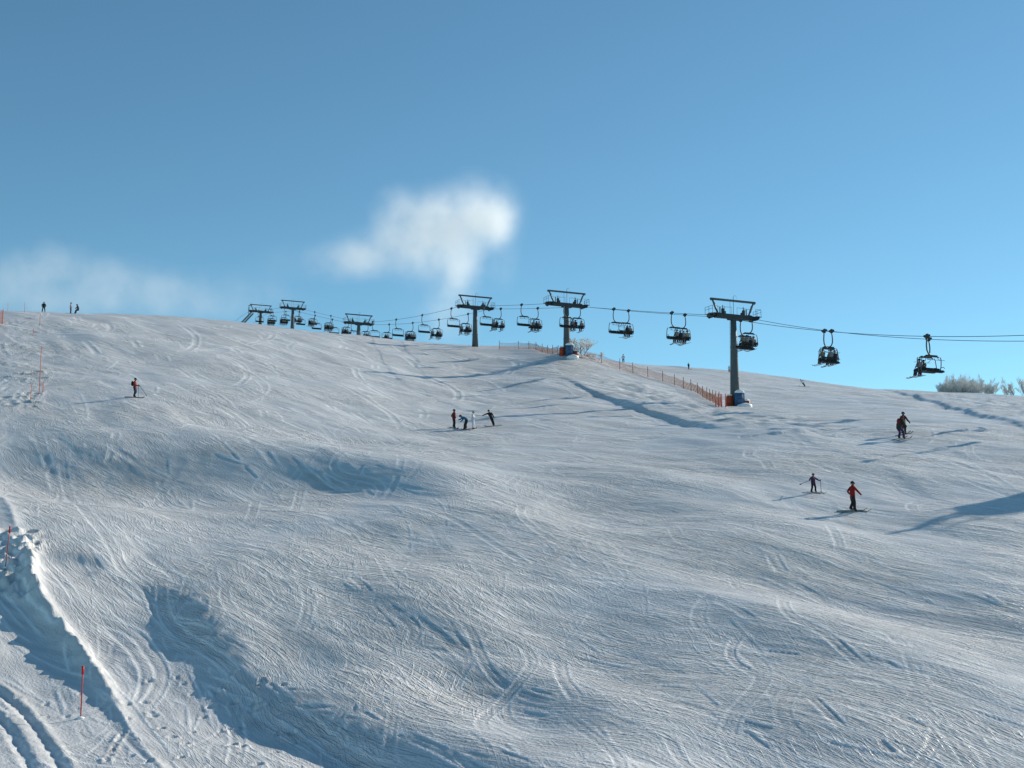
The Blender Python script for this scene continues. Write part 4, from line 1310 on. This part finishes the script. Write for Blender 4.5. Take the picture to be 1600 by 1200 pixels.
RIDERS = [(rider_proto(KHAKI, BLACK, BLACK, 0), 'khaki clad'), (rider_proto(SLATE, NAVY, BLACK, 1), 'grey clad'), (rider_proto(TAUPE, BLACK, GREYF, 2), 'taupe clad'), (rider_proto(LODEN, BLACK, BLACK, 3), 'olive clad'), (rider_proto(NAVY, BLACK, BLACK, 4), 'navy clad')]
USED = set()
SEATN = ['leftmost', 'second from left', 'third from left', 'rightmost']
n_r = 0
for i, ch in CHAIRS_UP:
    where = LOAD_L[i][0] if i >= 0 else None
    seats = LOAD_L[i][1] if i >= 0 else [0, 3]
    where_s = ['at the right edge', 'first right of the tallest pylon', 'beside the pole of the tallest pylon', 'just left of the tallest pylon', 'second left of the tallest pylon', 'right of the frosted tree pole',
               'midway from crest pylon to frosted tree', 'just right of the crest pylon', 'just left of the crest pylon', 'second left of the crest pylon', 'third left of the crest pylon', 'fourth left of the crest pylon',
               'just right of the sunken pylon', 'just left of the sunken pylon', 'second left of the sunken pylon', 'left of the sunken pylon pair', 'right beside the bare pole pylon', 'left of the bare pole pylon', 'lowest under the summit pylon']
    for s in seats:
        k = (n_r * 3 + i) % 5
        proto, look = RIDERS[k]
        o = proto if k not in USED else copy_tree(proto)
        USED.add(k)
        loc = Vector((-0.42 - 0.765 + 0.51 * s, 0.08, -2.95))
        o.location = ch.location + Matrix.Rotation(LRZ, 3, 'Z') @ loc
        o.rotation_euler = (0, 0, LRZ + R((n_r * 37 % 13) - 6))
        sc = 1.02 + 0.05 * ((n_r * 7) % 3)
        o.scale = (sc, sc, sc)
        lab = '%s rider %s on the chair %s' % (look, SEATN[s], where_s[i]) if i >= 0 else '%s rider %s on a chair beyond the right edge' % (look, SEATN[s])
        tag(o, lab, 'person', 'riders on the loaded chairs')
        n_r += 1

# ------------------------------------------------------------------ frosted trees
BARK = mat_simple('frosted_bark', (0.30, 0.27, 0.24), 0.8, 0, 0.3, 5.0, 0.2)
FROST = mat_simple('rime_twigs', (0.74, 0.73, 0.72), 0.8, 0, 0.3, 3.0, 0.2)
def frosted_tree(pos, h, spread, seed, label, stems=1, name='frosted_tree', tw=1.0, dens=1.0, off=1.3):
    rr = random.Random(seed)
    t = empty(name, pos)
    tag(t, label, 'tree')
    trunk, twigs, clots = MB(), MB(), MB()
    def grow(p, d, ln, r, lev):
        pts = [p]; q = p.copy(); dd = d.copy()
        n = 4
        for k in range(n):
            dd = (dd + Vector((rr.uniform(-.22, .22), rr.uniform(-.22, .22), rr.uniform(-.02, .16)))).normalized()
            q = q + dd * ln / n
            pts.append(q.copy())
        rs = [r * (1 - 0.55 * k / n) for k in range(n + 1)]
        (trunk if lev < 2 else twigs).tube(pts, rs, 6 if lev < 2 else 3, lev < 2)
        if lev >= 4: return
        kids = int(({0: 6, 1: 5, 2: 5, 3: 4}[lev]) * dens)
        for k in range(kids):
            f = rr.uniform(0.25, 1.0)
            i = min(int(f * n), n - 1)
            b = pts[i].lerp(pts[i + 1], f * n - i)
            a = rr.uniform(0, 2 * math.pi); sp = rr.uniform(0.5, 1.1) * spread
            e = (dd + Vector((math.cos(a) * sp, math.sin(a) * sp, rr.uniform(-.15, .35)))).normalized()
            grow(b, e, ln * rr.uniform(0.5, 0.75), max(r * 0.5, 0.012 * tw), lev + 1)
    for s in range(stems):
        a = rr.uniform(0, 6.28); k = (s / max(1, stems - 1) - 0.5) if stems > 1 else 0
        d = Vector((math.cos(a) * 0.25 + k * 0.7, math.sin(a) * 0.25, 1)).normalized()
        grow(Vector((k * h * off, rr.uniform(-.4, .4) if stems > 1 else 0, -0.3)), d, h * rr.uniform(0.38, 0.5), 0.035 * h / (stems ** 0.5), 0)
    trunk.build('trunk', BARK, t, True)
    twigs.build('crown', FROST, t)
    return t
# beside the second pylon
p = hit(904, 556); 
frosted_tree(Vector((p.x + 0.35, p.y + 2.0, zat(p.x + 0.35, p.y + 2.0))), 3.4, 1.3, 5, 'small rime covered leafless tree beside the upper end of the orange fence', 3, tw=1.3, off=0.28)
frosted_tree(Vector((p.x + 2.3, p.y + 2.6, zat(p.x + 2.3, p.y + 2.6))), 1.7, 1.3, 9, 'low rime covered bush right of the small frosted tree', 3, 'frosted_bush', 1.3, 0.9, 0.8)
def beyond(px, top_py, Y, h, **k):
    q = at(px, top_py, Y)
    return Vector((q.x, q.y, q.z - h))
for k, (px, top, h, st, sd, lab) in enumerate([
    (1488, 589, 4.8, 11, 21, 'left end of the wide frosted thicket on the right skyline'),
    (1507, 583, 5.6, 12, 22, 'tall middle of the wide frosted thicket on the right skyline'),
    (1527, 589, 4.8, 11, 23, 'right end of the wide frosted thicket on the right skyline'),
    (1592, 584, 5.2, 4, 24, 'frosted bush at the right edge of the picture on the skyline'),
    (1570, 612, 2.4, 4, 25, 'low dark bush left of the one at the right picture edge')]):
    frosted_tree(beyond(px, top, 232 + 3 * (k % 2), h), h, 0.48, sd, lab, st, 'frosted_bush', 1.5, 1.0, 0.75)

# ------------------------------------------------------------------ drifting snow cloud
def cloud(name, blobs, dens, label, scale, seed, thr=(0.42, 0.72), aniso=0.35):
    """blobs: picture points with radii in picture pixels at the depth Y; a hull of the puffs filled with thin drifting snow"""
    pts = []
    B = []
    for px, py, rx, ry, Y, k in blobs:
        c = at(px, py, Y); s = Y / FPX
        B.append((c, Vector((rx * s, max(rx, ry) * s * 0.7, ry * s)), k))
    bm = bmesh.new()
    for c, r, k in B:
        q = bmesh.ops.create_icosphere(bm, subdivisions=2, radius=1.0)
        for v in q['verts']:
            v.co = Vector((v.co.x * r.x * 1.75, v.co.y * r.y * 1.75, v.co.z * r.z * 1.75)) + c
    me = bpy.data.meshes.new(name)
    bm.to_mesh(me); bm.free()
    o = link(name, me)
    rm = o.modifiers.new('remesh', 'REMESH')
    rm.mode = 'VOXEL'; rm.voxel_size = 1.6
    dg = bpy.context.evaluated_depsgraph_get()
    m2 = bpy.data.meshes.new_from_object(o.evaluated_get(dg))
    o.modifiers.clear(); o.data = m2
    m = bpy.data.materials.new(name)
    m.use_nodes = True
    nt = m.node_tree; N, L = nt.nodes.new, nt.links.new
    nt.nodes.remove(nt.nodes['Principled BSDF'])
    out = nt.nodes['Material Output']
    vol = N('ShaderNodeVolumePrincipled')
    vol.inputs['Color'].default_value = (0.96, 0.97, 0.98, 1)
    vol.inputs['Anisotropy'].default_value = aniso
    L(vol.outputs[0], out.inputs['Volume'])
    tc = N('ShaderNodeTexCoord')
    def mth(op, a, b=None):
        x = N('ShaderNodeMath'); x.operation = op
        for i, q in enumerate((a, b)):
            if q is None: continue
            if hasattr(q, 'links'): L(q, x.inputs[i])
            else: x.inputs[i].default_value = q
        return x.outputs[0]
    wn_ = N('ShaderNodeTexNoise'); wn_.inputs['Scale'].default_value = scale * 0.6; wn_.inputs['Detail'].default_value = 2
    L(tc.outputs['Object'], wn_.inputs['Vector'])
    sub = N('ShaderNodeVectorMath'); sub.operation = 'SUBTRACT'; L(wn_.outputs['Color'], sub.inputs[0]); sub.inputs[1].default_value = (.5, .5, .5)
    scl = N('ShaderNodeVectorMath'); scl.operation = 'SCALE'; L(sub.outputs[0], scl.inputs[0]); scl.inputs['Scale'].default_value = 0.9 / scale * 0.6
    wp = N('ShaderNodeVectorMath'); wp.operation = 'ADD'; L(tc.outputs['Object'], wp.inputs[0]); L(scl.outputs[0], wp.inputs[1])
    tot = None
    for c, r, k in B:
        d = N('ShaderNodeVectorMath'); d.operation = 'SUBTRACT'; L(wp.outputs[0], d.inputs[0]); d.inputs[1].default_value = c
        e = N('ShaderNodeVectorMath'); e.operation = 'DIVIDE'; L(d.outputs[0], e.inputs[0]); e.inputs[1].default_value = r
        l = N('ShaderNodeVectorMath'); l.operation = 'DOT_PRODUCT'; L(e.outputs[0], l.inputs[0]); L(e.outputs[0], l.inputs[1])
        g = mth('MULTIPLY', mth('POWER', 2.718, mth('MULTIPLY', l.outputs['Value'], -1.3)), k)
        tot = g if tot is None else mth('ADD', tot, g)
    n = N('ShaderNodeTexNoise'); n.inputs['Scale'].default_value = scale; n.inputs['Detail'].default_value = 8; n.inputs['Roughness'].default_value = 0.66
    off = N('ShaderNodeVectorMath'); off.operation = 'ADD'; L(tc.outputs['Object'], off.inputs[0]); off.inputs[1].default_value = (seed * 11.3, 0, seed * 5.1)
    L(off.outputs[0], n.inputs['Vector'])
    mr = N('ShaderNodeMapRange'); mr.inputs['From Min'].default_value = thr[0]; mr.inputs['From Max'].default_value = thr[1]
    mr.inputs['To Min'].default_value = 0.0; mr.inputs['To Max'].default_value = 1.0
    L(mth('ADD', n.outputs['Fac'], mth('MULTIPLY', mth('MINIMUM', tot, 1.2), 0.16)), mr.inputs['Value'])
    dn = mth('MULTIPLY', mth('MULTIPLY', mth('MAXIMUM', mth('SUBTRACT', tot, 0.07), 0.0), mr.outputs[0]), dens)
    L(dn, vol.inputs['Density'])
    m2.materials.clear(); m2.materials.append(m)
    m.cycles.volume_sampling = 'MULTIPLE_IMPORTANCE' if hasattr(m.cycles, 'volume_sampling') else 'DISTANCE'
    tag(o, label, 'cloud')
    return o
YC = 430.0
cloud('cloud', [
    (738,335,70,50,YC,1.0),(778,350,34,48,YC,.9),(690,345,58,42,YC,.85),(640,350,56,48,YC,.6),(612,325,38,36,YC,.32),(600,390,64,38,YC,.55),(665,395,60,40,YC,.75),(555,408,60,34,YC,.5),(505,408,52,32,YC,.32),(725,405,46,48,YC,.7),(708,455,42,52,YC,.46),(698,505,54,48,YC,.40),(640,470,60,40,YC,.12),(745,292,40,28,YC,.3),(790,430,26,40,YC,.22)],
    0.085, 'bright white plume of blown snow rising behind the crest pylon', 0.085, 3, (0.39, 0.76))
cloud('cloud', [
    (5,445,48,46,YC,.6),(60,415,50,40,YC,.6),(100,390,42,28,YC,.32),(110,430,66,36,YC,.5),(170,435,66,36,YC,.45),(240,445,66,34,YC,.45),(300,450,60,32,YC,.36),(380,440,70,38,YC,.22),(450,410,70,50,YC,.18),(60,472,90,34,YC,.45),(180,478,90,30,YC,.4),(300,482,90,30,YC,.34),(420,475,90,36,YC,.2)],
    0.06, 'thin veil of blown snow drifting low over the left skyline', 0.075, 8, (0.40, 0.80))
